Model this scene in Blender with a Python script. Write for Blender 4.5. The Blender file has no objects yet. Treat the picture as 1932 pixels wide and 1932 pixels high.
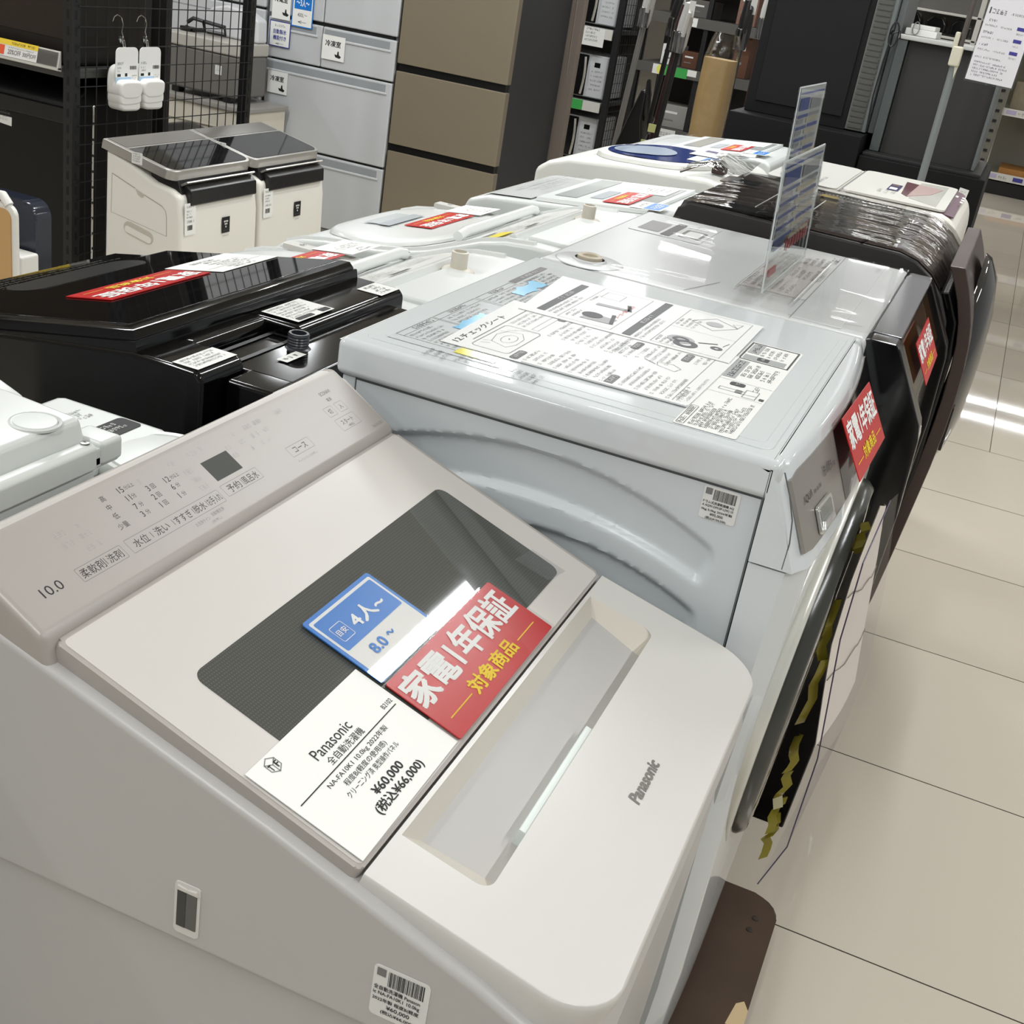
import bpy, bmesh, math, random
from mathutils import Vector, Matrix
from mathutils.geometry import tessellate_polygon

C = bpy.context.scene.collection
SC = bpy.context.scene
PI = math.pi
R_ = random.Random(7)

# ------------------------------------------------------------------ camera
cd = bpy.data.cameras.new('camera'); cam = bpy.data.objects.new('camera', cd); C.objects.link(cam)
cd.sensor_width = 36.0; cd.sensor_fit = 'HORIZONTAL'; cd.lens = 36.0*2300.0/1932.0
cd.clip_start = 0.02; cd.clip_end = 100
RW = ((0.91095527, 0.38296879, 0.15328208), (0.29125837, -0.33400893, -0.89644107), (-0.29211137, 0.86126241, -0.41581006))
cam.matrix_world = Matrix(((RW[0][0], -RW[1][0], -RW[2][0], 0.0), (RW[0][1], -RW[1][1], -RW[2][1], 0.0),
                           (RW[0][2], -RW[1][2], -RW[2][2], 1.42), (0, 0, 0, 1)))
SC.camera = cam

# ------------------------------------------------------------------ light
w = bpy.data.worlds.new('world'); SC.world = w; w.use_nodes = True
bg = w.node_tree.nodes['Background']; bg.inputs[0].default_value = (1.0, 0.985, 0.96, 1); bg.inputs[1].default_value = 0.30
SC.view_settings.view_transform = 'Standard'; SC.view_settings.look = 'None'
SC.view_settings.gamma = 1.0; SC.view_settings.use_curve_mapping = False
SC.view_settings.exposure = 0.0
LK = 0.66
def area(name, x, y, z, sx, sy, watts, col=(0.95, 0.98, 1.0)):
    l = bpy.data.lights.new(name, 'AREA'); l.shape = 'RECTANGLE'; l.size = sx; l.size_y = sy
    l.energy = watts*LK; l.color = col
    o = bpy.data.objects.new(name, l); C.objects.link(o); o.location = (x, y, z)
    return o
ZL = 2.80
area('ceiling_and_fill_light', -0.175, 3.75, ZL, 0.055, 1.9, 42)
for (x, y, sx, sy, e) in ((-2.2, 0.3, 0.1, 1.3, 48), (-0.2, -0.9, 0.1, 1.3, 34), (1.6, 0.6, 0.1, 1.3, 44), (1.6, 2.9, 0.1, 1.3, 44),
                          (-4.3, 0.6, 0.1, 1.3, 40), (-1.6, -2.2, 0.1, 1.3, 28),
                          (-2.45, 6.42, 0.2, 0.2, 26), (-3.83, 6.5, 0.2, 0.2, 24), (-2.4, 8.8, 0.24, 0.24, 26),
                          (3.6, 5.0, 0.1, 1.3, 40), (-5.2, 3.6, 0.1, 1.3, 40), (-4.2, 10.5, 0.3, 1.2, 40), (-2.7, 3.3, 0.1, 1.3, 62), (-1.2, 4.4, 0.1, 0.6, 36), (-2.0, 6.9, 0.6, 0.12, 34), (2.9, 7.6, 0.1, 1.3, 36), (3.0, 11.2, 0.1, 1.3, 40), (-1.5, 10.8, 2.4, 0.10, 42), (-1.5, 12.4, 2.4, 0.10, 42), (-1.5, 14.0, 2.4, 0.10, 42)):  # among these, unseen lamps added to brighten the back and streak the wrapping film
    area('ceiling_and_fill_light', x, y, ZL, sx, sy, e)
area('far_strip_light', 0.9, 15.9, ZL, 2.6, 0.08, 40)
area('far_strip_light', 0.9, 15.15, ZL, 2.6, 0.08, 40)

# ------------------------------------------------------------------ materials
def lin(c):
    c = c/255.0
    return c/12.92 if c <= 0.04045 else ((c+0.055)/1.055)**2.4
def col(rgb): return (lin(rgb[0]), lin(rgb[1]), lin(rgb[2]), 1)
MATS = {}
def M(name, rgb, rough=0.45, metal=0.0, spec=0.5, coat=0.0, bump=0.0, bscale=200.0, mottle=0.0, mscale=30.0, stretch=None, sheen=0.0):
    if name in MATS: return MATS[name]
    m = bpy.data.materials.new(name); m.use_nodes = True; nt = m.node_tree
    b = nt.nodes['Principled BSDF']
    b.inputs['Base Color'].default_value = col(rgb); b.inputs['Roughness'].default_value = rough
    b.inputs['Metallic'].default_value = metal; b.inputs['Specular IOR Level'].default_value = spec
    if coat: b.inputs['Coat Weight'].default_value = coat; b.inputs['Coat Roughness'].default_value = 0.03
    if bump or mottle:
        tc = nt.nodes.new('ShaderNodeTexCoord'); mp = nt.nodes.new('ShaderNodeMapping')
        nt.links.new(tc.outputs['Object'], mp.inputs[0])
        if stretch: mp.inputs['Scale'].default_value = stretch
    if bump:
        n = nt.nodes.new('ShaderNodeTexNoise'); n.inputs['Scale'].default_value = bscale; n.inputs['Detail'].default_value = 2
        nt.links.new(mp.outputs[0], n.inputs['Vector'])
        bp = nt.nodes.new('ShaderNodeBump'); bp.inputs['Strength'].default_value = bump; bp.inputs['Distance'].default_value = 0.002
        nt.links.new(n.outputs['Fac'], bp.inputs['Height']); nt.links.new(bp.outputs[0], b.inputs['Normal'])
    if mottle:
        n2 = nt.nodes.new('ShaderNodeTexNoise'); n2.inputs['Scale'].default_value = mscale; n2.inputs['Detail'].default_value = 4
        nt.links.new(mp.outputs[0], n2.inputs['Vector'])
        mx = nt.nodes.new('ShaderNodeMix'); mx.data_type = 'RGBA'
        a = col(rgb); k = 1-mottle
        mx.inputs[6].default_value = a; mx.inputs[7].default_value = (a[0]*k, a[1]*k, a[2]*k, 1)
        nt.links.new(n2.outputs['Fac'], mx.inputs[0]); nt.links.new(mx.outputs[2], b.inputs['Base Color'])
    MATS[name] = m
    return m
def clear(name, tint=(250, 250, 250), rough=0.02, gloss=0.10, wrinkle=0.0, wscale=18.0, stretch=(1, 1, 1)):
    """thin clear plastic: transparent with a glossy skin"""
    if name in MATS: return MATS[name]
    m = bpy.data.materials.new(name); m.use_nodes = True; nt = m.node_tree
    for n in list(nt.nodes): nt.nodes.remove(n)
    out = nt.nodes.new('ShaderNodeOutputMaterial'); mx = nt.nodes.new('ShaderNodeMixShader')
    t = nt.nodes.new('ShaderNodeBsdfTransparent'); g = nt.nodes.new('ShaderNodeBsdfGlossy')
    t.inputs[0].default_value = col(tint); g.inputs[0].default_value = (1, 1, 1, 1); g.inputs['Roughness'].default_value = rough
    lw = nt.nodes.new('ShaderNodeLayerWeight'); lw.inputs[0].default_value = 0.35
    mr = nt.nodes.new('ShaderNodeMapRange'); mr.inputs[3].default_value = gloss*0.5; mr.inputs[4].default_value = min(1, gloss*6)
    nt.links.new(lw.outputs['Fresnel'], mr.inputs[0]); nt.links.new(mr.outputs[0], mx.inputs[0])
    nt.links.new(t.outputs[0], mx.inputs[1]); nt.links.new(g.outputs[0], mx.inputs[2]); nt.links.new(mx.outputs[0], out.inputs[0])
    if wrinkle:
        tc = nt.nodes.new('ShaderNodeTexCoord'); mp = nt.nodes.new('ShaderNodeMapping'); mp.inputs['Scale'].default_value = stretch
        n = nt.nodes.new('ShaderNodeTexNoise'); n.inputs['Scale'].default_value = wscale; n.inputs['Detail'].default_value = 3
        n.inputs['Distortion'].default_value = 1.2
        bp = nt.nodes.new('ShaderNodeBump'); bp.inputs['Strength'].default_value = wrinkle; bp.inputs['Distance'].default_value = 0.02
        nt.links.new(tc.outputs['Object'], mp.inputs[0]); nt.links.new(mp.outputs[0], n.inputs['Vector'])
        nt.links.new(n.outputs['Fac'], bp.inputs['Height']); nt.links.new(bp.outputs[0], g.inputs['Normal']); nt.links.new(bp.outputs[0], lw.inputs['Normal'])
    MATS[name] = m
    return m

# ------------------------------------------------------------------ geometry helpers
class F:
    """a flat frame: u across, v up, n out of the surface"""
    def __init__(s, o, u, v):
        s.o = Vector(o); s.u = Vector(u).normalized(); s.v = Vector(v); s.v = (s.v - s.u*s.v.dot(s.u)).normalized(); s.n = s.u.cross(s.v)
    def __call__(s, x, y, h=0.0): return s.o + s.u*x + s.v*y + s.n*h
    def at(s, x, y, h=0.0, ang=0.0):
        c, q = math.cos(ang), math.sin(ang)
        return F(s(x, y, h), s.u*c+s.v*q, s.v*c-s.u*q)
TXT = {}
def text_geo(t, off):
    k = (t, off)
    if k not in TXT:
        c = bpy.data.curves.new('t', 'FONT'); c.body = t; c.size = 1; c.offset = off; c.resolution_u = 3; c.fill_mode = 'FRONT'
        o = bpy.data.objects.new('t', c); m = bpy.data.meshes.new_from_object(o)
        vs = [(v.co.x, v.co.y) for v in m.vertices]; fs = [tuple(p.vertices) for p in m.polygons]
        bpy.data.objects.remove(o); bpy.data.curves.remove(c); bpy.data.meshes.remove(m)
        TXT[k] = (vs, fs)
    return TXT[k]
def rrect(x0, x1, y0, y1, r, n=5, corners=(1, 1, 1, 1)):
    """counter-clockwise rounded rectangle; corners = bl, br, tr, tl"""
    pts = []
    for (cx, cy, a0, k, px, py) in ((x0+r, y0+r, PI, 0, x0, y0), (x1-r, y0+r, 1.5*PI, 1, x1, y0), (x1-r, y1-r, 0, 2, x1, y1), (x0+r, y1-r, .5*PI, 3, x0, y1)):
        if corners[k] and r > 0:
            for i in range(n+1):
                a = a0+i*.5*PI/n; pts.append((cx+r*math.cos(a), cy+r*math.sin(a)))
        else: pts.append((px, py))
    return pts
class B:
    def __init__(s, xf=None): s.bm = bmesh.new(); s.mats = []; s.xf = xf
    def mi(s, m):
        if m not in s.mats: s.mats.append(m)
        return s.mats.index(m)
    def face(s, pts, m):
        f = s.bm.faces.new([s.bm.verts.new(p) for p in pts]); f.material_index = s.mi(m); return f
    def geo(s, vs, fs, m):
        k = s.mi(m); bv = [s.bm.verts.new(v) for v in vs]
        for f in fs:
            try: s.bm.faces.new([bv[i] for i in f]).material_index = k
            except ValueError: pass
    def merge(s, b2, m):
        b2.verts.index_update()
        s.geo([v.co.copy() for v in b2.verts], [[v.index for v in f.verts] for f in b2.faces], m); b2.free()
    def box(s, x0, x1, y0, y1, z0, z1, m, bev=0.0, seg=2):
        b2 = bmesh.new(); bmesh.ops.create_cube(b2, size=1)
        for v in b2.verts: v.co = Vector(((x0+x1)/2+v.co.x*(x1-x0), (y0+y1)/2+v.co.y*(y1-y0), (z0+z1)/2+v.co.z*(z1-z0)))
        if bev: bmesh.ops.bevel(b2, geom=list(b2.edges), offset=bev, segments=seg, profile=0.5, affect='EDGES', clamp_overlap=True)
        s.merge(b2, m); return s
    def fbox(s, f, x0, x1, y0, y1, h0, h1, m, bev=0.0, seg=2):
        return s.slab(f, [(x0, y0), (x1, y0), (x1, y1), (x0, y1)], h0, h1, m, bev, seg)
    def slab(s, f, pts, h0, h1, m, bev=0.0, seg=2, bottom=True):
        b2 = bmesh.new(); n = len(pts)
        a = [b2.verts.new(f(x, y, h0)) for x, y in pts]; t = [b2.verts.new(f(x, y, h1)) for x, y in pts]
        if h1 < h0: a, t = t, a
        top = b2.faces.new(t)
        if bottom: b2.faces.new(a[::-1])
        for i in range(n): b2.faces.new((a[i], a[(i+1) % n], t[(i+1) % n], t[i]))
        if bev: bmesh.ops.bevel(b2, geom=list(top.edges), offset=bev, segments=seg, profile=0.5, affect='EDGES', clamp_overlap=True)
        s.merge(b2, m); return s
    def rslab(s, f, x0, x1, y0, y1, r, h0, h1, m, bev=0.0, corners=(1, 1, 1, 1), n=5, seg=2):
        return s.slab(f, rrect(x0, x1, y0, y1, r, n, corners), h0, h1, m, bev, seg)
    def prism(s, prof, axis, lo, hi, m, bev=0.0, seg=2, ang=20):
        b2 = bmesh.new(); n = len(prof)
        def p(q, t): return {'y': (q[0], t, q[1]), 'x': (t, q[0], q[1]), 'z': (q[0], q[1], t)}[axis]
        a = [b2.verts.new(p(q, lo)) for q in prof]; t = [b2.verts.new(p(q, hi)) for q in prof]
        b2.faces.new(a); b2.faces.new(t[::-1])
        for i in range(n): b2.faces.new((a[(i+1) % n], a[i], t[i], t[(i+1) % n]))
        bmesh.ops.recalc_face_normals(b2, faces=list(b2.faces))
        if bev:
            ed = [e for e in b2.edges if len(e.link_faces) == 2 and e.calc_face_angle(0) > math.radians(ang)]
            bmesh.ops.bevel(b2, geom=ed, offset=bev, segments=seg, profile=0.5, affect='EDGES', clamp_overlap=True)
        s.merge(b2, m); return s
    def loft(s, secs, m, closed=True, caps=True):
        b2 = bmesh.new(); rows = [[b2.verts.new(p) for p in sec] for sec in secs]; n = len(rows[0])
        for a, t in zip(rows, rows[1:]):
            for i in range(n if closed else n-1): b2.faces.new((a[i], a[(i+1) % n], t[(i+1) % n], t[i]))
        if caps: b2.faces.new(rows[0][::-1]); b2.faces.new(rows[-1])
        if closed and caps: bmesh.ops.recalc_face_normals(b2, faces=list(b2.faces))
        s.merge(b2, m); return s
    def lathe(s, f, prof, m, n=32, a0=0.0, a1=2*PI):
        """prof = (radius, height) along the frame's normal"""
        full = abs(a1-a0-2*PI) < 1e-6; k = n if full else n+1
        vs = []; fs = []
        for i in range(k):
            a = a0+(a1-a0)*i/n
            for r, h in prof: vs.append(f(r*math.cos(a), r*math.sin(a), h))
        L = len(prof)
        for i in range(n):
            j = (i+1) % k
            for q in range(L-1): fs.append((i*L+q, j*L+q, j*L+q+1, i*L+q+1))
        b2 = bmesh.new(); bv = [b2.verts.new(v) for v in vs]
        for q in fs: b2.faces.new([bv[i] for i in q])
        bmesh.ops.remove_doubles(b2, verts=list(b2.verts), dist=1e-6)
        bmesh.ops.recalc_face_normals(b2, faces=list(b2.faces))
        s.merge(b2, m); return s
    def tube(s, pts, r, m, n=8, caps=True):
        pts = [Vector(p) for p in pts]; rs = r if isinstance(r, (list, tuple)) else [r]*len(pts)
        rows = []; ref = None
        for i, p in enumerate(pts):
            d = (pts[min(i+1, len(pts)-1)]-pts[max(i-1, 0)]).normalized()
            if ref is None: ref = d.orthogonal().normalized()
            ref = (ref-d*ref.dot(d)).normalized(); q = d.cross(ref)
            rows.append([p+(ref*math.cos(2*PI*k/n)+q*math.sin(2*PI*k/n))*rs[i] for k in range(n)])
        return s.loft(rows, m, True, caps)
    def text(s, f, t, x, y, wd, ht, m, off=0.0, h=0.0004, align='l', oblique=0.0):
        """text whose ink fills a box wd x ht with its lower-left corner (or bottom centre) at x, y; wd None keeps the shape"""
        vs, fs = text_geo(t, 0)
        if not vs: return s
        X0 = min(v[0] for v in vs); X1 = max(v[0] for v in vs); Y0 = min(v[1] for v in vs); Y1 = max(v[1] for v in vs)
        ky = ht/(Y1-Y0); kx = ky if wd is None else wd/(X1-X0)
        W = (X1-X0)*kx
        if align == 'c': x -= W/2
        elif align == 'r': x -= W
        for i, (p, q) in enumerate(((-1, -1), (1, -1), (-1, 1), (1, 1), (0, 0)) if off else ((0, 0),)):
            s.geo([f(x+(v[0]-X0+p*off)*kx+oblique*(v[1]-Y0)*ky, y+(v[1]-Y0+q*off)*ky, h+.00003*i) for v in vs], fs, m)
        return s
    def rect(s, f, x0, x1, y0, y1, m, h=0.0003):
        s.face([f(x0, y0, h), f(x1, y0, h), f(x1, y1, h), f(x0, y1, h)], m); return s
    def poly(s, f, pts, m, h=0.0003):
        s.face([f(x, y, h) for x, y in pts], m); return s
    def outline(s, f, pts, wd, m, h=0.0004):
        n = len(pts); P = [Vector((p[0], p[1])) for p in pts]
        ins = []
        for i in range(n):
            d1 = (P[i]-P[i-1]).normalized(); d2 = (P[(i+1) % n]-P[i]).normalized()
            nn = Vector((-(d1.y+d2.y), d1.x+d2.x)); nn = nn.normalized() if nn.length > 1e-9 else Vector((-d1.y, d1.x))
            k = wd/max(.3, nn.dot(Vector((-d1.y, d1.x)))); ins.append(P[i]+nn*k)
        for i in range(n):
            j = (i+1) % n
            s.face([f(P[i].x, P[i].y, h), f(P[j].x, P[j].y, h), f(ins[j].x, ins[j].y, h), f(ins[i].x, ins[i].y, h)], m)
        return s
    def line(s, f, x0, y0, x1, y1, wd, m, h=0.0004):
        d = Vector((x1-x0, y1-y0)); q = Vector((-d.y, d.x)).normalized()*wd/2
        s.face([f(x0-q.x, y0-q.y, h), f(x1-q.x, y1-q.y, h), f(x1+q.x, y1+q.y, h), f(x0+q.x, y0+q.y, h)], m); return s
    def scrib(s, f, x0, y0, ln, ht, m, h=0.0004, vertical=False):
        """a line of print too small to read: a row of little strokes"""
        x = 0.0
        def rr(a0, a1, b0, b1):
            if vertical: s.rect(f, x0+b0, x0+b1, y0-a1, y0-a0, m, h)
            else: s.rect(f, x0+a0, x0+a1, y0+b0, y0+b1, m, h)
        while x < ln-ht*.3:
            wd = min(ht*R_.uniform(.65, .95), ln-x); k = R_.random()
            if k < .93:
                for yy in (.02, .42, .84):
                    if R_.random() < .72: a = R_.uniform(0, .2); rr(x+wd*a, x+wd*R_.uniform(.75, 1), ht*yy, ht*(yy+.12))
                for xx in (.12, .44, .78):
                    if R_.random() < .55: a = R_.choice((0, 0, .4)); rr(x+wd*xx, x+wd*(xx+.14), ht*a, ht*R_.uniform(max(.55, a+.3), 1))
            x += wd+ht*R_.uniform(.10, .22)
        return s
    def para(s, f, x0, y0, ln, ht, n, pitch, m, h=0.0004, ragged=.35):
        for i in range(n): s.scrib(f, x0, y0-i*pitch, ln*R_.uniform(1-ragged, 1), ht, m, h)
        return s
    def barcode(s, f, x0, x1, y0, y1, m, h=0.0004, n=26):
        x = x0; u = (x1-x0)/n/1.75
        while x < x1-u:
            wd = u*R_.choice((.5, .6, 1, 1.4)); s.rect(f, x, min(x1, x+wd), y0, y1, m, h); x += wd+u*R_.choice((.5, .7, 1.1))
        return s
    def obj(s, name, parent=None, smooth=True, ang=38):
        me = bpy.data.meshes.new(name)
        if s.xf:
            for v in s.bm.verts: v.co = s.xf @ v.co
        o = bpy.data.objects.new(name, me); C.objects.link(o)
        if parent is not None:
            off = LOC[parent.name]
            for v in s.bm.verts: v.co -= off
            o.parent = parent; LOC[o.name] = off
        else:
            vs = s.bm.verts; lo = Vector((min(v.co.x for v in vs), min(v.co.y for v in vs), min(v.co.z for v in vs)))
            hi = Vector((max(v.co.x for v in vs), max(v.co.y for v in vs), lo.z)); off = (lo+hi)/2; off.z = lo.z
            for v in vs: v.co -= off
            o.location = off; LOC[o.name] = off
        s.bm.to_mesh(me); s.bm.free()
        for m in s.mats: me.materials.append(m)
        if smooth:
            for p in me.polygons: p.use_smooth = True
            me.set_sharp_from_angle(angle=math.radians(ang))
            md = o.modifiers.new('weighted', 'WEIGHTED_NORMAL'); md.keep_sharp = True; md.weight = 80
        return o
LOC = {}
def thing(name, label, cat, loc, group=None):
    o = bpy.data.objects.new(name, None); C.objects.link(o); o.location = loc; o.empty_display_size = 0.05
    LOC[o.name] = Vector(loc); o['label'] = label; o['category'] = cat
    if group: o['group'] = group
    return o
def tag(o, label, cat, group=None):
    o['label'] = label; o['category'] = cat
    if group: o['group'] = group
    return o
def struct(o): o['kind'] = 'structure'; return o
def lerp(tab, x):
    if x <= tab[0][0]: return tab[0][1]
    for (a, b), (c, d) in zip(tab, tab[1:]):
        if x <= c: return b+(d-b)*(x-a)/(c-a)
    return tab[-1][1]
def sst(a, b, x):
    t = max(0.0, min(1.0, (x-a)/(b-a))); return t*t*(3-2*t)
UPX = F((0, 0, 0), (1, 0, 0), (0, 1, 0))
def FT(x, y, z): return F((x, y, z), (0, 1, 0), (-1, 0, 0))      # lies flat, reads along +y (from the aisle)
def FTB(x, y, z): return F((x, y, z), (0, -1, 0), (1, 0, 0))     # lies flat, reads along -y (from the other side)

BLACK = M('print_black', (28, 28, 28), .6); GREYP = M('print_grey', (120, 120, 118), .6); FAINT = M('print_faint', (158, 155, 151), .6)
PAPER = M('paper_white', (238, 238, 234), .55); REDC = M('card_red', (198, 22, 24), .3); YEL = M('print_yellow', (246, 212, 30), .5)
WHITEP = M('print_white', (245, 245, 242), .5); BLUEC = M('card_blue', (20, 118, 205), .35); NAVY = M('print_navy', (45, 55, 140), .5)
STICK = M('sticker_white', (226, 226, 222), .5); PBLK = M('plastic_black', (14, 14, 15), .35)
FILM = clear('clear_film', gloss=.16)

# ------------------------------------------------------------------ the setting
def make_floor():
    b = B(); rr = random.Random(3)
    tl = M('floor_tile', (205, 196, 181), .035, spec=.45, mottle=.045, mscale=2.2); gr = M('floor_grout', (96, 88, 76), .7)
    tl2 = M('floor_tile_b', (201, 192, 177), .035, spec=.45, mottle=.05, mscale=2.0)
    b.box(-7, 5, -4, 22, -.05, -.0012, gr)
    Y0 = 1.720-10*.5925; P = .5925; g = .0016
    j = 0; y = Y0
    while y < 22:
        off = .23+1.19*.0 if y > 4.4 else -.62
        off += rr.choice((0, 0, 0.0))
        x = off-6*1.19
        while x < 5:
            a, c = max(-7, x+g), min(5, x+1.19-g)
            if c > a: b.face([(a, y+g, 0), (c, y+g, 0), (c, y+P-g, 0), (a, y+P-g, 0)], tl if rr.random() < .5 else tl2)
            x += 1.19
        y += P
    struct(b.obj('floor', smooth=False))
make_floor()
cm = M('ceiling_white', (225, 222, 215), .8)
struct(B().box(-7, 5, -4, 22, 2.9, 2.95, cm).obj('ceiling', smooth=False))
wm = M('wall_white', (205, 200, 190), .7)
struct(B().box(-7.1, -7, -4, 22, 0, 2.9, wm).obj('wall_left', smooth=False))
struct(B().box(-7, 5, 21.9, 22, 0, 2.9, wm).obj('wall_back', smooth=False))
# ------------------------------------------------------------------ top loading washer in the foreground
def foreground_washer():
    TH = .014; X = Matrix.Rotation(TH, 4, 'Z')
    yN, yF = .591, 1.141
    base = X @ Vector((-.34, .866, 0))
    r = thing('washing_machine', 'champagne top-loading washer nearest the camera with dark lid window and paper price card', 'washing machine', (base.x, base.y, 0), )
    side = M('champagne_side', (186, 184, 181), .32, spec=.45); top = M('champagne_top', (201, 197, 192), .38, spec=.4, bump=.03, bscale=900)
    lidm = M('champagne_lid', (205, 201, 196), .30, spec=.45, bump=.03, bscale=900); rim = M('champagne_rim', (170, 164, 158), .35)
    dark = M('machine_shadow_gap', (70, 66, 62), .6); front = M('champagne_front', (210, 208, 203), .30)
    # lower cabinet, with a foot plinth
    b = B(X); b.prism([(-.60, .14), (-.60, .712), (-.080, .712), (-.082, .58), (-.100, .14)], 'y', yN+.010, yF-.010, side, .012, 3)
    b.prism([(-.58, .0), (-.58, .15), (-.12, .15), (-.125, .0)], 'y', yN+.03, yF-.03, dark)
    b.obj('cabinet', r)
    # upper frame: the sloping top with a ledge where it meets the cabinet
    b = B(X)
    b.prism([(-.612, .709), (-.612, .934), (-.600, .938), (-.556, .9215), (-.329, .8495), (-.159, .789), (-.100, .762), (-.080, .748), (-.072, .709)], 'y', yN, yF, side, .011, 4, 14)
    b.obj('top_frame', r)
    # control panel
    PF = F((-.525, 0, .930), (0, 1, 0), (-.8613, 0, .508))
    b = B(X)
    b.prism([(-.612, .90), (-.612, .972), (-.598, .9765), (-.520, .9305), (-.512, .9), ], 'y', yN+.002, yF-.003, rim, .006, 3)
    b.rslab(PF, .594, 1.137, -.001, .0905, .022, -.012, .0022, lidm, .003, (0, 0, 1, 0))
    b.rslab(PF, .598, 1.1335, .0025, .0875, .019, .0022, .0026, top, 0, (0, 0, 1, 0))
    k = BLACK; d = M('display_dark', (72, 74, 70), .5, spec=.2)
    T = lambda t, x, y, wd, ht, m=k, off=.0, al='c': b.text(PF, t, x, y-ht/2, wd, ht, m, off, .003, al)
    T('10.0', .631, .0245, .0215, .0085, k, 0)
    def btn(x0, x1, y0, y1): b.outline(PF, rrect(x0, x1, y0, y1, .0012, 3), .00045, GREYP, .003)
    btn(.6585, .7115, .0160, .0290); T('柔軟剤', .674, .0225, .026, .0085); T('洗剤', .700, .0225, .0165, .0082); b.line(PF, .689, .0195, .689, .026, .0005, k, .003)
    btn(.7175, .8455, .0160, .0300)
    for t, x, wd in (('水位', .733, .018), ('洗い', .760, .018), ('すすぎ', .789, .0225), ('脱水', .813, .016), ('お手入れ', .8345, .019)): T(t, x, .0230, wd, .0082)
    for x in (.7465, .7755, .8035, .8235): b.line(PF, x, .020, x, .026, .0005, k, .003)
    btn(.8515, .9085, .0180, .0310); T('予約', .867, .0243, .019, .0085); T('風呂水', .893, .0243, .024, .0085); b.line(PF, .880, .021, .880, .028, .0005, k, .003)
    b.rect(PF, .8555, .8955, .0358, .0585, d, .003)
    btn(.9635, 1.0045, .0200, .0325); T('コース', .984, .0262, .0235, .0065)
    T('チャイルドロック(5秒押し)', .982, .0135, .034, .0035, GREYP)
    for t, x, y in (('高', .735, .0697), ('中', .7337, .0605), ('低', .7324, .0514), ('少量', .7311, .0416)): T(t, x, y, None, .0058, k)
    for t, x, y in (('15', .7575, .0697), ('12', .808, .0595)): T(t, x, y, None, .0058); T('分以上', x+.0105, y, .0115, .004)
    for t, x, y in (('11', .758, .0603), ('7', .757, .0508), ('3', .7565, .0422)): T(t, x, y, None, .0058); T('分', x+.0065, y, None, .0046)
    for t, x, y in (('3', .783, .0599), ('2', .781, .0508), ('1', .780, .0417)): T(t, x, y, None, .0058); T('回', x+.0065, y, None, .0050)
    for t, x, y in (('6', .807, .0508), ('1', .805, .0413)): T(t, x, y, None, .0058); T('分', x+.0065, y, None, .0046)
    for x, y, n in ((.674, .0594, 3), (.694, .0602, 2), (.674, .049, 3), (.694, .050, 3), (.690, .0385, 4), (.7812, .0691, 2), (.828, .0702, 2), (.836, .0568, 3), (.836, .047, 3), (.836, .0375, 3),
                    (.857, .0702, 3), (.874, .0712, 2), (.925, .0703, 3), (.945, .0703, 3), (.962, .0703, 3), (.925, .0593, 2), (.945, .0593, 3), (.966, .0593, 3), (.928, .049, 2), (.95, .049, 4), (.903, .06, 2), (.903, .05, 2), (1.0, .070, 3)):
        b.scrib(PF, x-.006, y-.0025, .004*n, .0048, FAINT, .003)
    T('お洗浄サイン', .803, .0105, .020, .004, GREYP); T('自動槽洗浄', .826, .0118, .018, .004, GREYP); T('(3秒押し)', .8175, .0055, .014, .0036, GREYP)
    T('ECONAVI', 1.0865, .0655, .020, .0044); T('電源', 1.0835, .0565, .0085, .0042)
    btn(1.0605, 1.0765, .0375, .0500); T('切', 1.0685, .0438, None, .0062); btn(1.0825, 1.0985, .0375, .0500); T('入', 1.0905, .0438, None, .0062)
    btn(1.0605, 1.0985, .0175, .0330); T('スタート', 1.0795, .0268, .0225, .0062); T('一時停止', 1.0795, .0205, .013, .0033)
    T('NA-FA10K1', 1.1175, .0062, .0205, .0036, GREYP)
    b.obj('control_panel', r)
    # rear lid with its dark window
    LF = F((-.517, 0, .924), (0, 1, 0), (-.9453, 0, .3262))
    b = B(X)
    b.rslab(LF, .6015, 1.137, -.2735, .0005, .006, -.024, 0, rim, .003)
    b.rslab(LF, .606, 1.1325, -.2705, -.003, .005, -.002, .0004, lidm, .0004)
    lid = b.obj('lid', r)
    wm = bpy.data.materials.new('lid_window_glass'); wm.use_nodes = True; nt = wm.node_tree; p = nt.nodes['Principled BSDF']
    p.inputs['Roughness'].default_value = .035; p.inputs['Specular IOR Level'].default_value = .62
    tc = nt.nodes.new('ShaderNodeTexCoord'); sx = nt.nodes.new('ShaderNodeSeparateXYZ'); nt.links.new(tc.outputs['Object'], sx.inputs[0])
    def mth(op, a, bb):
        n = nt.nodes.new('ShaderNodeMath'); n.operation = op
        for i, v in enumerate((a, bb)):
            if isinstance(v, (int, float)): n.inputs[i].default_value = v
            else: nt.links.new(v, n.inputs[i])
        return n.outputs[0]
    fx = mth('ABSOLUTE', mth('SINE', mth('MULTIPLY', sx.outputs['X'], 1150), 0), 0); fy = mth('ABSOLUTE', mth('SINE', mth('MULTIPLY', sx.outputs['Y'], 1150), 0), 0)
    dot = mth('GREATER_THAN', mth('MULTIPLY', fx, fy), .72)
    mx = nt.nodes.new('ShaderNodeMix'); mx.data_type = 'RGBA'; mx.inputs[6].default_value = col((76, 78, 74)); mx.inputs[7].default_value = col((94, 95, 92))
    nt.links.new(dot, mx.inputs[0]); nt.links.new(mx.outputs[2], p.inputs['Base Color'])
    b = B(X); b.rslab(LF, .6555, 1.0925, -.2385, -.0835, .011, .0002, .0009, wm, .0003, n=6); b.obj('window', lid)
    # front cover with the recessed handle
    FF = F((-.258, 0, .834), (0, 1, 0), (-.9701, 0, .2425))
    b = B(X)
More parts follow.
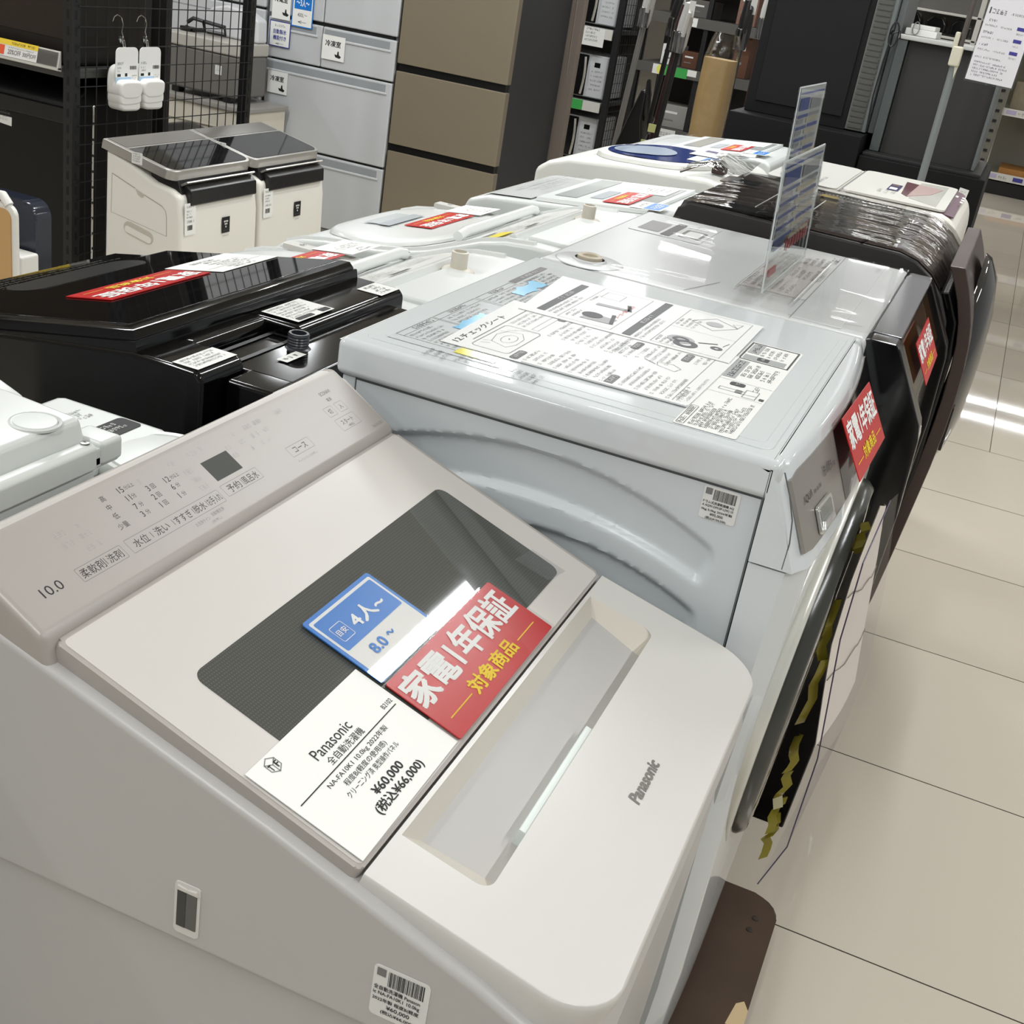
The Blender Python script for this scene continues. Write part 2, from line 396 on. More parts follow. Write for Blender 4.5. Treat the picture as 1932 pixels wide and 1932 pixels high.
    out = rrect(.603, 1.137, -.192, -.0015, .048, 9, (1, 1, 0, 0))
    hole = rrect(.6535, 1.0875, -.0800, -.0055, .012, 5, (1, 1, 0, 0))
    pts = out+hole; nO = len(out)
    tri = tessellate_polygon([[Vector((x, y, 0)) for x, y in out], [Vector((x, y, 0)) for x, y in hole[::-1]]])
    order = out+hole[::-1]
    bm = bmesh.new(); hv = [bm.verts.new(FF(x, y, 0)) for x, y in order]
    for t in tri:
        try: bm.faces.new([hv[i] for i in t])
        except ValueError: pass
    for f in bm.faces:
        f.normal_update()
        if f.normal.dot(FF.n) < 0: f.normal_flip()
    cx, cy = .87, -.09
    def ring(k, h):
        res = []
        for i, (x, y) in enumerate(out):
            a = Vector(out[i-1]); c = Vector(out[(i+1) % nO]); d = (c-a).normalized(); q = Vector((d.y, -d.x))
            yy = y+q.y*k
            res.append((x+q.x*k, min(yy, -.0015), h))
        return res
    prev = hv[:nO]
    for k, h in ((.0015, -.001), (.0028, -.004), (.0032, -.010), (.002, -.042)):
        cur = [bm.verts.new(FF(*p_)) for p_ in ring(k, h)]
        for i in range(nO): bm.faces.new((prev[i-1], cur[i-1], cur[i], prev[i]))
        prev = cur
    b.merge(bm, front)
    rec = M('champagne_recess', (204, 199, 188), .42)
    A = FF(.6535, -.0055, 0); Bq = FF(1.0875, -.0055, 0); Cq = FF(1.0875, -.080, 0); D = FF(.6535, -.080, 0)
    v1 = FF(.735, -.066, -.052); v2 = FF(1.005, -.066, -.052); v3 = FF(1.03, -.080, -.040); v4 = FF(.715, -.080, -.040)
    m1 = FF(.690, -.080, -.012); m2 = FF(1.062, -.080, -.012)
    for q in ((A, v1, v2, Bq), (A, D, v1), (Bq, v2, Cq), (D, v4, v1), (Cq, v2, v3), (v1, v4, v3, v2), (D, Cq, v3, v4)): b.face(q[::-1], rec)
    seam = b.rect(FF, .603, 1.137, -.0025, -.001, dark, -.0006)
    LG = M('logo_grey', (120, 118, 112), .4)
    b.text(FF, 'Panasonic', .8305, -.1455, .064, .0105, LG, .03, .0004, 'l', .18)
    fc = b.obj('front_cover', r)
    b = B(X); b.fbox(FF, .728, .891, -.0805, -.0735, -.026, -.0015, M('handle_lever_pale', (214, 222, 218), .35), .0015); b.obj('handle_lever', fc)
    # side latch hole and barcode sticker
    SF = F((0, yN, 0), (1, 0, 0), (0, 0, 1))
    b = B(X); cl = M('latch_surround', (214, 211, 205), .35)
    b.rslab(SF, -.3985, -.3765, .7215, .7700, .003, -.004, .0010, cl, .0008)
    b.rslab(SF, -.3960, -.3790, .7285, .7630, .001, .0010, .0013, M('latch_hole', (92, 92, 88), .5), 0)
    b.rect(SF, -.3960, -.3885, .7285, .7630, M('latch_hole_dark', (60, 60, 58), .5), .0016)
    b.slab(SF, [(-.3975, .7630), (-.3775, .7630), (-.379, .7675), (-.3875, .7655), (-.396, .7675)], .001, .0025, cl, .0006)
    b.obj('side_latch', r)
    b = B(X)
    b.rslab(SF, -.2340, -.1905, .7275, .7745, .004, .0002, .0005, STICK, 0)
    b.barcode(SF, -.2225, -.1945, .7580, .7715, BLACK, .0008)
    b.rect(SF, -.2315, -.2245, .7650, .7720, GREYP, .0008)
    for i, t in enumerate(('全自動洗濯機 Panason', 'ic NA-FA10K1 10.0kg', '2022年製 程度B(軽度', '¥60,000', '(税込¥66,000)')):
        b.text(SF, t, (-.2325 if i < 3 else -.212), .7525-i*.0054, .036 if i < 3 else (.018 if i == 3 else .026), .0040, BLACK, .012, .0008, 'l' if i < 3 else 'c')
    b.obj('barcode_sticker', r)
    # the cards lying on the lid
    b = B(X); W = FF
    CF = LF
    b.slab(CF, [(.609, -.270), (.772, -.2685), (.7705, -.1665), (.6075, -.1675)], .0016, .0022, PAPER, 0)
    b.line(CF, .615, -.2120, .7645, -.2105, .0009, BLACK, .0025)
    def L(t, x0, x1, y, ht, off=0): b.text(CF, t, x0, -y, x1-x0, ht, BLACK, off, .0025)
    L('Panasonic', .6605, .713, .1985, .0095, 0); L('全自動洗濯機', .6655, .7165, .2085, .0072)
    L('NA-FA10K1 10.0kg 2022年製', .6455, .7355, .2205, .0060); L('程度B(軽度の使用感)', .658, .7205, .2282, .0062); L('クリーニング済 奥型操作パネル', .650, .728, .2352, .0056)
    L('¥60,000', .669, .7115, .2495, .0085, .015); L('(税込¥66,000)', .655, .7265, .2615, .0105, .015); L('B2102', .7505, .7655, .2070, .0042)
    q = CF.at(.6305, -.1765, .0025)
    b.outline(q, [(0.0075*math.cos(a), .0075*math.sin(a)) for a in (PI/2+i*PI/3 for i in range(6))], .0007, GREYP, 0)
    for a in (PI/2, PI/2+2*PI/3, PI/2+4*PI/3): b.line(q, 0, 0, .0075*math.cos(a+PI), .0075*math.sin(a+PI), .0007, GREYP, 0)
    b.text(q, 'T', -.0036, -.004, .0032, .0055, BLACK, .02, .0001, 'c'); b.text(q, 'F', .0036, -.004, .0030, .0055, BLACK, .02, .0001, 'c')
    tag(b.obj('price_card'), 'white paper price card reading ¥60,000 lying on the lid of the nearest washer', 'price card')
    b = B(X)
    b.rslab(CF, .7745, .9905, -.2695, -.1935, .002, .0030, .0042, REDC, .0003)
    b.text(CF, '家電1年保証', .7795, -.2335, .203, .0335, WHITEP, .026, .0046)
    b.text(CF, '対象商品', .8365, -.2585, .092, .0165, YEL, .024, .0046)
    b.line(CF, .7885, -.2525, .8315, -.2525, .0011, YEL, .0046); b.line(CF, .9365, -.2525, .978, -.2525, .0011, YEL, .0046)
    rc = b.obj('warranty_card'); tag(rc, 'red 家電1年保証 warranty card lying flat on the lid of the nearest washer', 'sales card')
    b = B(X); b.rslab(CF, .7725, .9925, -.2715, -.1915, .003, .0052, .0056, clear('card_sleeve', gloss=.012), 0); b.obj('clear_sleeve', rc)
    b = B(X)
    b.rslab(CF, .7735, .8865, -.1912, -.1080, .003, .0032, .0044, BLUEC, .0003)
    b.rslab(CF, .7775, .8825, -.1872, -.1120, .002, .0044, .0046, PAPER, 0)
    b.rslab(CF, .7805, .8795, -.1520, -.1150, .002, .0046, .0048, BLUEC, 0)
    b.outline(CF, rrect(.787, .806, -.1445, -.1265, .002, 3), .0006, WHITEP, .0051); b.text(CF, '目安', .7965, -.1385, .014, .0065, WHITEP, .01, .0051, 'c')
    b.text(CF, '4人~', .8135, -.1435, .052, .0165, WHITEP, .02, .0051)
    b.text(CF, '8.0', .8, -.1705, .022, .0105, BLUEC, .02, .0051); b.text(CF, '〜', .829, -.166, .010, .004, BLUEC, .02, .0051)
    b.text(CF, 'トレジャーファクトリー', .8255, -.1835, .042, .0058, BLACK, .01, .0051)
    b.lathe(CF.at(.820, -.1807, .0049), [(0, 0), (.0034, 0)], M('logo_green', (150, 175, 60), .5), 12)
    sc_ = b.obj('size_guide_card'); tag(sc_, 'blue and white 4人 size guide card beside the red card on the nearest washer', 'sales card')
    b = B(X); b.rslab(CF, .7715, .8885, -.1930, -.1060, .003, .0057, .0061, clear('card_sleeve'), 0); b.obj('clear_sleeve', sc_)
    b = B(X); b.slab(LF, [(1.058, -.196), (1.096, -.202), (1.098, -.243), (1.062, -.236)], .0010, .0013, clear('tape_film', gloss=.02, wrinkle=.25, wscale=60)); b.obj('tape_piece', lid)
foreground_washer()
# ------------------------------------------------------------------ red sales card on any frame
def red_card(b, f, wd, ht, flip=False, t=.0012):
    """the same red warranty card, lower-left corner at the frame's origin"""
    b.slab(f, [(0, 0), (wd, 0), (wd, ht), (0, ht)], 0, t, REDC)
    b.text(f, '家電1年保証', wd*.03, ht*.47, wd*.93, ht*.43, WHITEP, .026, t+.0004)
    b.text(f, '対象商品', wd*.29, ht*.14, wd*.42, ht*.21, YEL, .024, t+.0004)
    b.line(f, wd*.07, ht*.22, wd*.26, ht*.22, ht*.015, YEL, t+.0004); b.line(f, wd*.75, ht*.22, wd*.93, ht*.22, ht*.015, YEL, t+.0004)
# ------------------------------------------------------------------ white drum washer with the embossed side
def drum_washer():
    global DW
    r = DW = thing('drum_washing_machine', 'white front-loading drum washer with arched embossing on its side, second in the front row', 'washing machine', (-.35, 1.46, .10))
    wh = M('drum_white', (206, 212, 215), .28, spec=.45); wt = M('drum_white_top', (214, 219, 221), .07, spec=.5); gap = M('seam_grey', (95, 98, 100), .6)
    # side panels (embossed near side), back and floor
    top1 = [(-.62, .885), (-.578, .897), (-.475, .930), (-.40, .937), (-.325, .935), (-.218, .907), (-.165, .884)]
    bot1 = [(-.62, .840), (-.53, .868), (-.455, .882), (-.379, .889), (-.251, .870), (-.206, .859), (-.165, .845)]
    top2 = [(-.62, .80), (-.50, .832), (-.42, .846), (-.353, .849), (-.276, .842), (-.206, .827), (-.165, .802)]
    import numpy as np
    polys = {id(t): np.polyfit([p[0] for p in t], [p[1] for p in t], 3) for t in (top1, bot1, top2)}
    def smooth(tab, x): return float(np.polyval(polys[id(tab)], x))
    xs = [-.605+i*(.605-.134)/120 for i in range(121)]; zs = [.12+i*.3/6 for i in range(6)]+[.42+i*(.955-.42)/150 for i in range(151)]
    b = B(); vs = []; fs = []; nz = len(zs)
    for x in xs:
        t1, b1, t2 = smooth(top1, x), smooth(bot1, x), smooth(top2, x)
        for z in zs:
            xr = 1-sst(-.176, -.164, x+abs(z-.87)*.25)
            d = sst(t1, t1-.009, z)*0 + (1-sst(t1-.009, t1, z))*sst(b1-.010, b1, z)*xr
            d2 = (1-sst(t2-.008, t2, z))*sst(t2-.20, t2-.10, z)*(1-sst(-.180, -.168, x+abs(z-.79)*.2))
            vs.append((x, 1.168+.0085*max(d, d2), z))
    for i in range(120):
        for j in range(nz-1): fs.append((i*nz+j, (i+1)*nz+j, (i+1)*nz+j+1, i*nz+j+1))
    b.geo(vs, fs, wh)
    b.box(-.605, -.13, 1.18, 1.752, .12, .955, wh, .004); b.box(-.624, -.607, 1.1685, 1.752, .12, .957, wh, .002); b.box(-.608, -.59, 1.176, 1.752, .12, .955, wh); b.box(-.6068, -.6050, 1.1692, 1.18, .12, .955, gap)
    b.box(-.1345, -.1325, 1.1675, 1.752, .12, .958, gap); b.box(-.605, -.134, 1.169, 1.18, .9545, .96, gap)
    b.obj('cabinet', r)
    for (x, y) in ((-.55, 1.23), (-.55, 1.69), (-.14, 1.23), (-.14, 1.69)):
        b = B(); b.lathe(F((x, y, .10), (1, 0, 0), (0, 1, 0)), [(0, 0), (.025, 0), (.025, .03), (0, .03)], PBLK, 14); b.obj('foot', r)
    # lid: top plate with a shallow raised border
    b = B(); b.box(-.632, -.121, 1.162, 1.756, .957, 1.0, wt, .009, 4)
    b.rslab(UPX, -.612, -.140, 1.188, 1.732, .012, .9985, 1.0008, wt, .0008)
    b.rslab(UPX, -.598, -.150, 1.206, 1.716, .010, 1.0007, 1.0012, wt, .0004)
    lid = b.obj('lid', r)
    # front: bowed top section sloping outwards, then the lower front
    def xf(y): return -.121+.016*(1-((y-1.46)/.294)**2)
    b = B(); secs = []
    for i in range(25):
        y = 1.162+i*.594/24; e = .010*max(0, 1-min(y-1.162, 1.756-y)/.012)**2; q = xf(y)-e
        secs.append([(-.131, y, .888), (-.131, y, 1.0-e), (q-.010, y, 1.0-e), (q-.003, y, .9978-e), (q+.0005, y, .993), (q+.0045, y, .983), (q+.026, y, .936), (q+.046, y, .890), (q+.046, y, .888)])
    b.loft(secs, wt)
    secs = []
    for i in range(25):
        y = 1.164+i*.590/24; e = .016*max(0, 1-min(y-1.164, 1.754-y)/.016)**2; q = -.086+.012*(1-((y-1.46)/.294)**2)-e
        secs.append([(-.131, y, .12), (-.131, y, .8855), (q+.010, y, .8855), (q+.006, y, .80), (q, y, .60), (q-.002, y, .30), (q-.012, y, .12)])
    b.loft(secs, wt)
    front = b.obj('front_panel', r)
    # control panel film on the sloping face
    sil = M('panel_silver', (150, 146, 140), .28, metal=.35, spec=.5); dk = M('panel_black_gloss', (20, 20, 21), .08)
    def S(y, z, h=0): return Vector((xf(y)+.0045+(.983-z)*.4574+h*.91, y, z+h*.42))
    b = B()
    def patch(y0, y1, z0, z1, m, h, n=12, rb=0):
        vs = []; fs = []
        for i in range(n+1):
            y = y0+(y1-y0)*i/n
            vs += [S(y, z0, h), S(y, z1, h)]
        for i in range(n): fs.append((2*i, 2*i+2, 2*i+3, 2*i+1))
        b.geo(vs, fs, m)
    secs = []
    for i in range(21):
        y = 1.178+i*.562/20; e = .004*max(0, 1-min(y-1.178, 1.740-y)/.006)
        secs.append([S(y, .903+e, -.002), S(y, .903+e, .0016), S(y, .908, .0022), S(y, .978, .0022), S(y, .983-e, .0016), S(y, .983-e, -.002)])
    b.loft(secs, sil)
    patch(1.365, 1.736, .9045, .9815, dk, .0026, 12)
    pf = F(S(1.180, .905, .0026), (S(1.30, .905, .0026)-S(1.180, .905, .0026)), S(1.18, .98)-S(1.18, .905))
    LGD = M('panel_print', (45, 44, 42), .5)
    b.text(pf, 'ΛQUΛ', .020, .0455, .034, .0098, LGD, .0, .0006, 'l', .1); b.scrib(pf, .062, .047, .03, .0042, LGD, .0008)
    b.text(pf, '洗10/乾5', .105, .052, .036, .0125, LGD, .0, .0012)
    b.text(pf, 'kg', .146, .052, .010, .008, LGD, 0, .0016)
    cp = b.obj('control_panel', r)
    b = B(); chrome = M('chrome_handle', (225, 228, 225), .12, metal=.8)
    q = pf.at(.052, .003, .0012)
    b.rslab(q, 0, .060, 0, .031, .004, 0, .003, chrome, .001)
    b.rslab(q, .006, .054, .004, .027, .003, .003, .0034, M('handle_recess', (150, 155, 150), .15, metal=.6))
    b.slab(q, [(.006, .004), (.054, .004), (.050, .012), (.010, .012)], .0034, .006, chrome, .001)
    b.obj('detergent_drawer_handle', cp)
    b = B(); b.tube([(-.1325, 1.170, .9998), (-.1325, 1.748, .9998)], .00035, gap, 4); b.tube([(-.1325, 1.1622, .991), (-.1325, 1.1622, .957)], .0005, gap, 4); b.tube([(x, 1.1625, z) for x, z in ((-.1185, .992), (-.108, .970), (-.099, .945), (-.0955, .92), (-.096, .890))], .0008, gap, 5); b.obj('seam', front)
    # door: silver ring, dark bulging glass
    t = .055; DF = F((-.083, 1.46, .645), (0, 1, 0), (math.sin(t), 0, math.cos(t)))
    b = B(); ringm = M('door_ring_silver', (224, 224, 216), .2, metal=.25, spec=.6)
    b.lathe(DF, [(.300, -.04), (.298, -.012), (.286, -.004), (.272, -.010)], wt, 64)
    b.lathe(DF, [(.270, -.03), (.270, .006), (.265, .0125), (.256, .013), (.249, .010), (.2455, .004), (.2455, -.02)], ringm, 64)
    door = b.obj('door', r)
    b = B(); b.lathe(DF, [(.2465, .000), (.2440, .018), (.236, .027), (.21, .032), (.16, .033), (0, .034)], M('door_glass_dark', (16, 17, 17), .06, spec=.7), 48)
    b.lathe(DF, [(.2462, .010), (.2445, .0195), (.2375, .0275), (.234, .0290)], M('door_glass_rim', (60, 62, 58), .2), 48)
    b.obj('door_glass', door)
    # door cover sheets hanging over the door: clear film with printed paper behind which yellow packing shows
    b = B(); pp = M('leaflet_paper', (228, 222, 208), .7); ink = M('leaflet_ink', (120, 112, 100), .7)
    near = [(-.014, 1.34, .594), (-.024, 1.34, .672), (-.031, 1.34, .735), (-.031, 1.34, .822), (-.028, 1.342, .876), (-.026, 1.40, .898)]
    far = [(.008, 1.575, .572), (0, 1.578, .636), (-.007, 1.58, .700), (-.014, 1.58, .762), (-.019, 1.575, .802), (-.0245, 1.55, .846)]
    b.loft([[Vector(a)*(1-k)+Vector(c)*k+Vector((.004*math.sin(k*PI), 0, 0)) for a, c in zip(near, far)] for k in (i/10 for i in range(11))], pp, False, False)
    b.loft([[Vector(a)*(1-k)+Vector(c)*k+Vector((.004*math.sin(k*PI)-.0008, 0, 0)) for a, c in zip(near, far)] for k in (i/10 for i in range(11))], pp, False, False)
    for zz in (.46, .52, .58, .64):
        pt = lambda k, u: Vector(near[1])*(1-k)*(1-u)+Vector(near[3])*(1-k)*u+Vector(far[1])*k*(1-u)+Vector(far[3])*k*u
    for u in (.1, .85):
        b.tube([pt(i/8, u)+Vector((.0045*math.sin(i/8*PI)+.0006, 0, .004*math.sin(i*1.7))) for i in range(9)], .0007, ink, 4)
    o = b.obj('leaflet'); tag(o, 'white leaflet sheet hanging over the round door of the white drum washer', 'leaflet')
    rr = random.Random(5); yl = M('yellow_tape', (128, 118, 36), .3)
    for (px, py, pz, ln, a) in ((-.0345, 1.36, .42, .05, .3), (-.034, 1.37, .46, .05, .9), (-.034, 1.36, .505, .05, .1), (-.034, 1.365, .555, .05, .7), (-.0345, 1.35, .66, .10, 0), (-.036, 1.35, .745, .08, 0.05), (-.0335, 1.40, .85, .035, .4), (-.031, 1.38, .435, .04, 1.2)):
        b = B(); pts = [(px+rr.uniform(-.004, .004), py+math.sin(a)*ln*(k/5-.5)+rr.uniform(-.006, .006), pz+math.cos(a)*ln*(k/5-.5)) for k in range(6)]
        rows = []
        for k, p in enumerate(pts):
            wv = .012+.005*math.sin(k*2.1+a)
            rows.append([(p[0]-.007, p[1]-wv*.6, p[2]), (p[0]+.003, p[1], p[2]+.004), (p[0]-.002, p[1]+wv, p[2])])
        b.loft(rows, yl, False, False); tag(b.obj('packing_tape'), 'crumpled yellow packing tape between the leaflet and the round drum washer door', 'packing tape', 'yellow tape behind the leaflet')
    b = B(); fm = clear('door_film', (248, 246, 250), .12, .015)
    n_ = [(-.036, 1.315, .385), (-.015, 1.31, .46), (-.012, 1.305, .60), (-.028, 1.31, .76), (-.029, 1.31, .86), (-.022, 1.38, .915)]
    f_ = [(-.012, 1.60, .40), (.008, 1.62, .47), (.0145, 1.62, .57), (.003, 1.62, .70), (-.010, 1.61, .79), (-.0175, 1.56, .862)]
    b.loft([[Vector(a)*(1-k)+Vector(c)*k+Vector((.005, 0, 0)) for a, c in zip(n_, f_)] for k in (i/6 for i in range(7))], fm, False, False)
    b.tube([Vector(a)+Vector((.005, 0, 0)) for a in n_], .0009, M('film_edge', (70, 60, 90), .3), 5)
    o = b.obj('door_cover_film'); tag(o, 'clear plastic film hanging in front of the round drum washer door below the leaflet', 'plastic film')
    # barcode sticker on the embossed side
    SF = F((0, 1.168, 0), (1, 0, 0), (0, 0, 1)); b = B()
    b.rslab(SF, -.1935, -.1550, .9175, .9540, .003, .0003, .0007, STICK)
    b.barcode(SF, -.1825, -.1580, .9400, .9515, BLACK, .0010); b.rect(SF, -.1915, -.1845, .9450, .9520, GREYP, .0010)
    for i, t_ in enumerate(('ドラム式洗濯乾燥機 AQ', 'A AQW-DM10P-L(W) 10', '0kg 5.0kg 2024年製', '¥95,000', '(税込¥104,500)')):
        b.text(SF, t_, (-.192 if i < 3 else -.175), .9350-i*.0044, .033 if i < 3 else (.014 if i == 3 else .022), .0033, BLACK, .012, .0010, 'l' if i < 3 else 'c')
    b.obj('barcode_sticker', r)
    # printed stickers on the lid
    f = FT(0, 0, 1.0012); b = B(); pale = M('sticker_pale', (210, 215, 217), .08)
    b.rect(f, 1.205, 1.70, .455, .592, pale, .0003)
    b.rect(f, 1.565, 1.690, .5825, .5935, M('sticker_dark', (52, 40, 40), .4), .0006); b.scrib(f, 1.60, .5855, .06, .005, STICK, .0009)
    for y0, y1 in ((1.222, 1.315), (1.318, 1.44), (1.445, 1.56)):
        b.outline(f, [(y0, .500), (y1, .500), (y1, .590), (y0, .590)], .0008, GREYP, .0006)
        b.line(f, y0, .5795, y1, .5795, .0006, GREYP, .0006); b.scrib(f, y0+.035, .5815, .05, .0062, BLACK, .0006)
        b.para(f, y0+.006, .5715, y1-y0-.02, .0042, 8, .0078, GREYP, .0006, .3)
    b.para(f, 1.568, .573, .115, .005, 7, .0078, BLACK, .0006, .3)
    b.rect(f, 1.205, 1.33, .452, .470, pale, .0004)
    for i in range(14): b.scrib(f, 1.165+.002*i*0, .0, .0001, .004, GREYP)
    f2 = f.at(0, 0, .0004)
    cy = M('marker_blue', (96, 178, 216), .2); ym = M('marker_yellow', (222, 212, 40), .15)
    def marker(x0, x1, y0, y1, m, jag):
        n = 8; pts = [(x0+(x1-x0)*i/n, y0+jag*(R_.random()-.5)) for i in range(n+1)]+[(x1-(x1-x0)*i/n, y1+jag*(R_.random()-.5)) for i in range(n+1)]
        b.poly(f, pts, m, .0010)
    marker(1.30, 1.385, .533, .556, cy, .008); marker(1.452+.06, 1.60, .548, .570, cy, .008)
    marker(1.213, 1.236, .462, .512, ym, .003)
    b.para(f, 1.180, .53, .03, .006, 3, .010, GREYP, .0006, .1)
    for i in range(12): b.scrib(f, 1.187, .440-.0085*i+.055, .030, .0052, GREYP, .0006)
    b.obj('printed_label', lid)
    b = B()
    b.rslab(f, 1.190, 1.582, .178, .2465, .003, .0001, .0004, STICK)
    b.outline(f, [(1.489, .181), (1.578, .181), (1.578, .2445), (1.489, .2445)], .0022, BLACK, .0008)
    gy = M('sticker_grey', (150, 152, 152), .5)
    b.rect(f, 1.495, 1.515, .187, .2405, gy, .0007); b.rslab(f, 1.498, 1.512, .208, .223, .003, .0007, .0010, BLACK)
    b.scrib(f, 1.500, .214, .010, .004, STICK, .0014); b.rect(f, 1.525, 1.574, .2255, .2405, gy, .0007); b.scrib(f, 1.53, .230, .04, .006, BLACK, .0010)
    b.para(f, 1.522, .219, .05, .0048, 4, .0085, BLACK, .0008, .4)
    b.rect(f, 1.398, 1.483, .2275, .243, gy, .0007); b.scrib(f, 1.403, .2315, .075, .0075, BLACK, .0010); b.para(f, 1.415, .2195, .062, .0055, 5, .0080, BLACK, .0008, .35)
    b.rslab(f, 1.370, 1.384, .210, .228, .004, .0004, .0008, BLACK); b.scrib(f, 1.373, .217, .009, .004, STICK, .0012); b.scrib(f, 1.365, .193, .02, .006, BLACK, .0008)
    b.line(f, 1.388, .180, 1.388, .2445, .0006, GREYP, .0008); b.line(f, 1.33, .180, 1.33, .2445, .0005, GREYP, .0008)
    # little line drawing of the washing drawer
    for (x0, y0, x1, y1) in ((1.345, .235, 1.345, .205), (1.355, .235, 1.355, .205), (1.345, .235, 1.355, .235), (1.335, .205, 1.365, .205), (1.335, .205, 1.335, .190), (1.365, .205, 1.365, .190), (1.335, .190, 1.365, .190), (1.345, .205, 1.348, .190)):
        b.line(f, x0, y0, x1, y1, .0009, GREYP, .0008)
    b.rslab(f, 1.344, 1.357, .208, .216, .002, .0004, .0008, GREYP); b.rect(f, 1.337, 1.345, .1805, .186, BLACK, .0008)
    b.outline(f, rrect(1.193, 1.262, .2355, .2445, .003, 3), .0006, BLACK, .0008); b.scrib(f, 1.196, .238, .063, .005, BLACK, .0008)
    b.para(f, 1.198, .2280, .122, .0045, 9, .0054, BLACK, .0008, .45)
    b.obj('instruction_sticker', lid)
    # loose sheets of paper on the lid
    PS = M('sheet_white', (222, 223, 222), .45); lg = M('print_light', (150, 150, 150), .6)
    b = B(); g = FT(0, .032, 1.0022)
    b.slab(g, [(1.213, .246), (1.458, .243), (1.446, .548), (1.205, .540)], 0, .0006, PS); H = .001
    b.slab(g, [(1.2125, .2465), (1.2190, .2465), (1.2120, .44), (1.2075, .44)], .0006, .0022, PS)
    b.text(g, '12.チェックシート', 1.218, .5225, .145, .0105, BLACK, 0, H); b.line(g, 1.242, .515, 1.445, .517, .0010, GREYP, H)
    b.outline(g, rrect(1.222, 1.330, .462, .510, .007, 4), .0008, GREYP, H)
    for pts in ([(1.245, .475), (1.255, .497), (1.285, .503), (1.305, .497), (1.310, .480), (1.29, .470), (1.262, .469)],): b.outline(g, pts, .0005, GREYP, H)
    b.outline(g, [(1.278+.018*math.cos(a), .484+.009*math.sin(a)) for a in (i*PI/8 for i in range(16))], .0005, GREYP, H); b.rect(g, 1.277, 1.279, .483, .485, BLACK, H)
    for x, y in ((1.24, .505), (1.25, .506), (1.30, .505), (1.31, .50), (1.318, .494), (1.322, .487), (1.325, .475)): b.line(g, x, y, x+.006, y-.010, .0005, GREYP, H)
    b.para(g, 1.340, .506, .085, .0040, 3, .008, lg, H, .2); b.outline(g, [(1.338, .471), (1.43, .471), (1.43, .480), (1.338, .480)], .0005, lg, H)
    dkp = M('tab_grey', (92, 92, 92), .5)
    def tab(x, y, wd, t_): b.rslab(g, x, x+wd, y, y+.0105, .004, .0006, .0010, dkp); b.scrib(g, x+.005, y+.003, wd-.010, .005, PS, .0014)
    tab(1.405, .461, .036, ''); tab(1.213, .4475, .036, ''); tab(1.218, .335, .036, ''); tab(1.372, .352, .034, ''); tab(1.375, .288, .036, '')
    for (x0, y0, n, ln) in ((1.222, .4385, 8, .085), (1.335, .452, 10, .085), (1.222, .3650, 3, .08), (1.228, .325, 8, .085), (1.335, .372, 3, .09), (1.345, .342, 5, .088), (1.380, .278, 2, .06)):
        for i in range(n):
            yy = y0-i*.0092
            if i % 2 == 0: b.outline(g, [(x0-.004, yy), (x0+.000, yy), (x0+.000, yy+.004), (x0-.004, yy+.004)], .0005, lg, H)
            b.scrib(g, x0+.004, yy, ln*R_.uniform(.45, 1), .0042, GREYP if R_.random() < .6 else lg, H)
    b.outline(g, [(1.325, .292), (1.333, .315), (1.345, .318), (1.350, .300), (1.34, .288)], .0007, GREYP, H); b.line(g, 1.335, .318, 1.345, .335, .0012, GREYP, H)
    b.line(g, 1.222, .2655, 1.45, .2640, .0006, GREYP, H); b.text(g, 'アクア株式会社', 1.225, .2560, .045, .0062, GREYP, 0, H); b.scrib(g, 1.23, .2500, .10, .0036, lg, H)
    tag(b.obj('check_sheet'), 'near sheet of printed paper headed 12.チェックシート on the white drum washer lid', 'paper sheet')
    b = B(); g = FT(0, 0, 1.0032)
    b.slab(g, [(1.447, .247), (1.664, .249), (1.662, .548), (1.444, .528)], 0, .0006, PS)
    for x0, x1, y in ((1.464, 1.640, .499), (1.452, 1.656, .3775)):
        b.rect(g, x0, x1, y, y+.0115, M('bar_dark', (62, 62, 64), .5), H); b.scrib(g, x0+.07, y+.003, .055, .0058, PS, .0014)
        b.para(g, x0, y-.008, .12, .0042, 2, .0075, GREYP, H, .2)
    b.outline(g, [(1.455, .405), (1.650, .405), (1.650, .478), (1.455, .478)], .0006, lg, H); b.outline(g, [(1.455, .262), (1.655, .262), (1.655, .352), (1.455, .352)], .0007, lg, H)
    b.line(g, 1.55, .262, 1.55, .352, .0005, lg, H)
    b.para(g, 1.47, .470, .05, .004, 2, .008, GREYP, H, .3); b.para(g, 1.57, .470, .05, .004, 1, .008, GREYP, H, .3)
    md = M('drawing_mid', (170, 170, 172), .6); mk = M('drawing_dark', (84, 84, 88), .6)
    b.poly(g, [(1.475, .455), (1.478, .415), (1.505, .412), (1.508, .450)], md, H); b.lathe(g.at(1.500, .445, H+.0003), [(0, 0), (.014, 0)], mk, 20); b.poly(g, [(1.478, .415), (1.480, .410), (1.525, .420), (1.523, .425)], mk, H+.0002)
    b.poly(g, [(1.555, .460), (1.560, .415), (1.570, .415), (1.567, .460)], md, H); b.poly(g, [(1.560, .415), (1.562, .410), (1.592, .420), (1.590, .425)], mk, H)
    b.outline(g, [(1.60, .44), (1.635, .44), (1.635, .468), (1.60, .468)], .0006, lg, H)
    b.text(g, 'メーカー保証対象外', 1.515, .4135, .080, .0075, M('ink_red', (206, 66, 60), .5), 0, H)
    b.para(g, 1.46, .345, .045, .004, 4, .0075, GREYP, H, .3); b.para(g, 1.56, .345, .05, .004, 4, .0075, GREYP, H, .3)
    b.outline(g, [(1.575, .30), (1.60, .335), (1.64, .31), (1.615, .275)], .0008, mk, H); b.lathe(g.at(1.608, .305, H), [(0, 0), (.012, 0)], md, 18); b.outline(g, [(1.615, .275), (1.64, .272), (1.63, .285)], .0006, mk, H)
